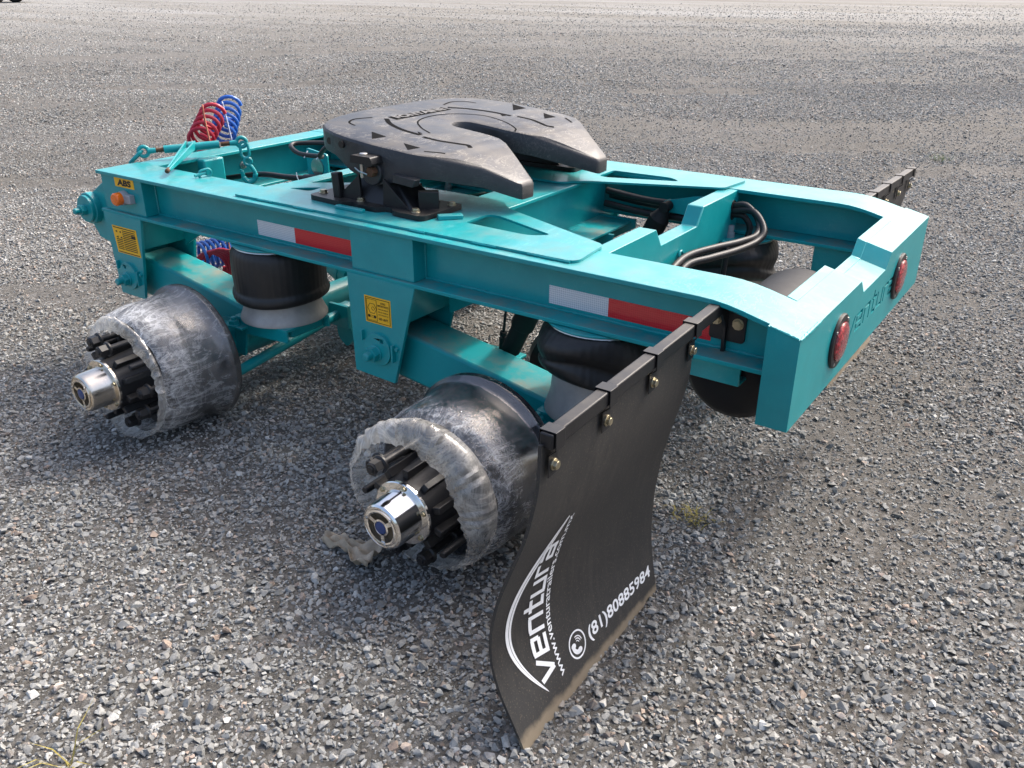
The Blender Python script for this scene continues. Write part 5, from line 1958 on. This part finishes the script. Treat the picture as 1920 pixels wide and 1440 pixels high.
part('ratchet_gear', MB().lathe([(0.021, -0.014), (0.021, 0.014)], mid - ud * 0.004, ud, 14), 'teal', LB)


def link(c, d1, d2, L_, w, r):
    """oval chain link centred at c, long axis d1, wide axis d2"""
    c, d1, d2 = Vector(c), Vector(d1).normalized(), Vector(d2).normalized()
    pts = []
    for t in np.arange(0, 6.283, 6.283 / 20):
        x_, y_ = math.cos(t), math.sin(t)
        pts.append(c + d1 * (x_ * w / 2 + math.copysign((L_ - w) / 2, x_) * min(1, abs(x_) * 4)) + d2 * y_ * w / 2)
    return MB().tube(pts, r, 8, closed=True)


part('chain_link', link(E1 + Vector((0.008, 0.004, -0.030)), (0.1, 0, -1), (0.6, 0.75, 0), 0.062, 0.032, 0.0058), 'teal', LB)
hc = E1 + Vector((0.016, 0.006, -0.075))
part('hook_eye', MB().tube([hc + Vector((0.6 * math.cos(t), 0.75 * math.cos(t), math.sin(t))) * 0.0145 for t in np.arange(0, 6.28, 0.4)], 0.0055, 8, closed=True), 'teal', LB)
hv2 = lambda u_, w_: hc + Vector((0.62 * u_, 0.78 * u_, w_))
b = MB().tube(crv([hv2(0.004, -0.012), hv2(0.016, -0.030), hv2(0.024, -0.052), hv2(0.016, -0.075), hv2(-0.006, -0.082), hv2(-0.022, -0.066), hv2(-0.026, -0.046), hv2(-0.030, -0.030)], 6), [0.0085] * 12 + [0.011] * 20 + [0.008] * 8 + [0.006] * 3, 10)
part('hook', b, 'teal', LB)
part('chain_link', link(E0 + Vector((-0.022, -0.022, -0.020)), (0.6, 0.6, 0.75), (0.6, -0.7, 0.1), 0.068, 0.032, 0.0058), 'teal', LB)

# short chain eye welded on the near rail
ce = part('chain_eye', link((0.434, 0.158, 0.784), (0.3, 0.9, 0.15), (0, -0.1, 1), 0.045, 0.028, 0.0045), 'teal')
part('chain_eye_stub', MB().tube([(0.425, 0.120, 0.781), (0.434, 0.160, 0.787)], 0.006, 8), 'teal', ce)

# coiled air hoses hanging in front of the front beam
def coil(name, label, top, bottom, r, turns, mat, smat, tr, lean, guard):
    o_ = thing(name, label, 'air hose', bottom, 'coiled air hoses hung in front of the frame')
    T_, B_ = Vector(top), Vector(bottom)
    ax_ = (B_ - T_).normalized()
    u_ = Vector((lean[0], lean[1], 0)).normalized()
    w_ = Vector((0, 0, 1)) * 0.75 + ax_.cross(u_) * 0.35
    w_ = (w_ - u_ * w_.dot(u_))
    w_.normalize()
    pts = []
    k = int(turns * 22)
    for i in range(k + 1):
        q_ = i / k
        a = q_ * turns * 2 * math.pi
        pts.append(T_.lerp(B_, q_) + (u_ * math.cos(a) + w_ * math.sin(a)) * r)
    put('hose_coil', MB().tube(pts, tr, 8).mesh('hose_coil', mat), o_)
    # spring guard along the straight end
    st = guard
    cl = crv(st, 24)
    pts = []
    for i in range(len(cl) * 6):
        p = cl[min(i // 6, len(cl) - 1)].lerp(cl[min(i // 6 + 1, len(cl) - 1)], (i % 6) / 6)
        a = i * 2 * math.pi / 6
        pts.append(p + Vector((math.cos(a) * 0.7, math.cos(a) * -0.5, math.sin(a))) * 0.0080)
    put('spring_guard', MB().tube(pts, 0.0034, 5).mesh('spring_guard', smat), o_)
    return o_


coil('coiled_air_hose', 'red coiled air hose with spring guard rising above the front beam', (-0.09, 0.622, 0.893), (-0.115, 0.545, 0.775), 0.048, 5.2, 'redhose', 'redspring', 0.0080, (0.75, 0.62),
     [(-0.055, 0.548, 0.932), (-0.055, 0.550, 0.88), (-0.058, 0.560, 0.795)])
coil('coiled_air_hose', 'blue coiled air hose with spring guard rising above the front beam', (-0.16, 0.765, 0.905), (-0.165, 0.715, 0.785), 0.048, 5.2, 'bluehose', 'bluespring', 0.0080, (0.75, 0.62),
     [(-0.11, 0.690, 0.925), (-0.11, 0.700, 0.86), (-0.11, 0.712, 0.77)])
coil('coiled_air_hose', 'red coiled air hose bunched low behind the front trailing arm', (0.085, 0.440, 0.318), (0.03, 0.405, 0.300), 0.062, 5.0, 'redhose', 'redspring', 0.0072, (0.82, 0.57),
     [(0.12, 0.450, 0.42), (0.125, 0.448, 0.35), (0.12, 0.445, 0.26)])
coil('coiled_air_hose', 'blue coiled air hose stretched low behind the front air spring', (0.02, 0.585, 0.345), (-0.02, 0.385, 0.335), 0.058, 9.0, 'bluehose', 'bluespring', 0.0070, (0.8, -0.2),
     [(0.03, 0.60, 0.40), (0.03, 0.61, 0.34), (0.02, 0.60, 0.28)])

# ================================================================== THINGS ON THE LOT
# torn scrap of plastic by the rear hub
b = MB()
nu, nv = 26, 14
for i in range(nu):
    for j in range(nv):
        u_, v_ = i / (nu - 1), j / (nv - 1)
        wdt = 0.018 + 0.11 * u_ ** 1.5 + 0.02 * math.sin(u_ * 9)
        p = Vector((1.545, -0.435, 0)).lerp(Vector((1.735, -0.415, 0)), u_) + Vector((0.25, -1, 0)).normalized() * (v_ - 0.35) * wdt * (1 + 0.25 * math.sin(8 * u_ + 3 * v_))
        z = 0.018 + 0.020 * u_ + 0.010 * math.sin(v_ * 17 + u_ * 5) + 0.008 * math.sin(u_ * 23 + v_ * 7)
        b.v.append((p.x, p.y, z))
for i in range(nu - 1):
    for j in range(nv - 1):
        b.f.append((i * nv + j, (i + 1) * nv + j, (i + 1) * nv + j + 1, i * nv + j + 1))
sc_ = put('plastic_scrap', b.mesh('plastic_scrap', 'scrap', ang=80))
sm = sc_.modifiers.new('thickness', 'SOLIDIFY')
sm.thickness = 0.0012
tag(sc_, 'torn beige scrap of dirty plastic lying on gravel under the rear hub', 'plastic scrap')


def tuft(name, label, pos, n_, hgt, spread, mat, seed, flat=0.0):
    r_ = random.Random(seed)
    b_ = MB()
    gz = float(ground_h(pos[0], pos[1]))
    for i in range(n_):
        a = r_.uniform(0, 6.283)
        s0 = Vector((pos[0] + r_.gauss(0, spread * 0.35), pos[1] + r_.gauss(0, spread * 0.35), gz))
        L_ = hgt * r_.uniform(0.5, 1.1)
        d = Vector((math.cos(a), math.sin(a), 0))
        up_ = r_.uniform(0.25, 1.0) * (1 - flat)
        q1 = s0 + d * L_ * 0.3 + Vector((0, 0, L_ * 0.55 * up_ + 0.008))
        q2 = s0 + d * L_ * 0.8 + Vector((0, 0, L_ * 0.75 * up_ + 0.010))
        wv = d.cross(Vector((0, 0, 1))) * 0.0014
        o2 = len(b_.v)
        b_.v += [tuple(s0 - wv), tuple(s0 + wv), tuple(q1 + wv), tuple(q1 - wv), tuple(q2)]
        b_.f += [(o2, o2 + 1, o2 + 2, o2 + 3), (o2 + 3, o2 + 2, o2 + 4)]
    o_ = put(name, b_.mesh(name, mat, smooth=False))
    tag(o_, label, 'grass', kind='stuff')
    return o_


tuft('dry_grass', 'yellowed dry grass lying on gravel beside the mud flap', (2.335, 0.265), 60, 0.055, 0.075, 'straw', 1, 0.65)
tuft('dry_grass', 'thin dry grass stems rising from gravel at the front of the lot', (1.680, -1.270), 9, 0.13, 0.02, 'straw', 2, 0.2)
tuft('dry_grass', 'small dry grass patch on the open gravel behind the bumper', (3.19, 1.12), 26, 0.05, 0.06, 'straw', 3, 0.6)
tuft('dry_grass', 'dry straw on gravel under the far side of the dolly', (1.80, 1.80), 60, 0.07, 0.12, 'straw', 4, 0.5)
tuft('green_weed', 'small green weed tuft growing in the gravel beyond the fifth wheel', (0.75, 4.35), 60, 0.10, 0.12, 'weed', 5, 0.2)
tuft('green_weed', 'lone green weed tuft growing far out on the gravel lot', (1.85, 6.35), 50, 0.10, 0.12, 'weed', 6, 0.2)

# a dark vehicle parked at the far edge of the lot; only the foot of its tyre reaches into the picture
PV = thing('parked_vehicle', 'dark vehicle parked at the far edge of the lot', 'vehicle', (-42.9, 22.2, 0))
for (ox, oy) in ((0, 0), (-2.2, -1.85), (1.5, -1.75), (-3.7, -0.1)):
    wx, wy = -42.9 + ox, 22.3 + oy
    ax_ = Vector((0.65, -0.76, 0))
    t_ = put('wheel', MB().lathe([(0.20, -0.12), (0.36, -0.13), (0.42, -0.09), (0.43, 0.0), (0.42, 0.09), (0.36, 0.13), (0.20, 0.12)], (wx, wy, 0.41), ax_, 32).mesh('wheel', 'rubber'), PV)
    put('rim', MB().lathe([(0.21, -0.10), (0.19, -0.08), (0.06, -0.03), (0.0, -0.03)], (wx, wy, 0.41), -ax_, 24).mesh('rim', 'steel'), t_)
u_ = Vector((0.76, 0.65, 0))
n_ = Vector((0.65, -0.76, 0))
c_ = Vector((-44.0, 21.4, 0))
pr_ = [(-2.3, 0.55), (2.3, 0.55), (2.35, 0.95), (1.5, 1.10), (0.9, 1.55), (-1.4, 1.60), (-2.2, 1.15)]
vs_ = [c_ + u_ * p[0] - n_ * 0.85 + Vector((0, 0, p[1])) for p in pr_] + [c_ + u_ * p[0] + n_ * 0.85 + Vector((0, 0, p[1])) for p in pr_]
k = len(pr_)
put('body', MB().add(vs_, [tuple(range(k)), tuple(range(2 * k - 1, k - 1, -1))] + [(i, (i + 1) % k, (i + 1) % k + k, i + k) for i in range(k)]).mesh('body', 'black'), PV, None, 0.05)
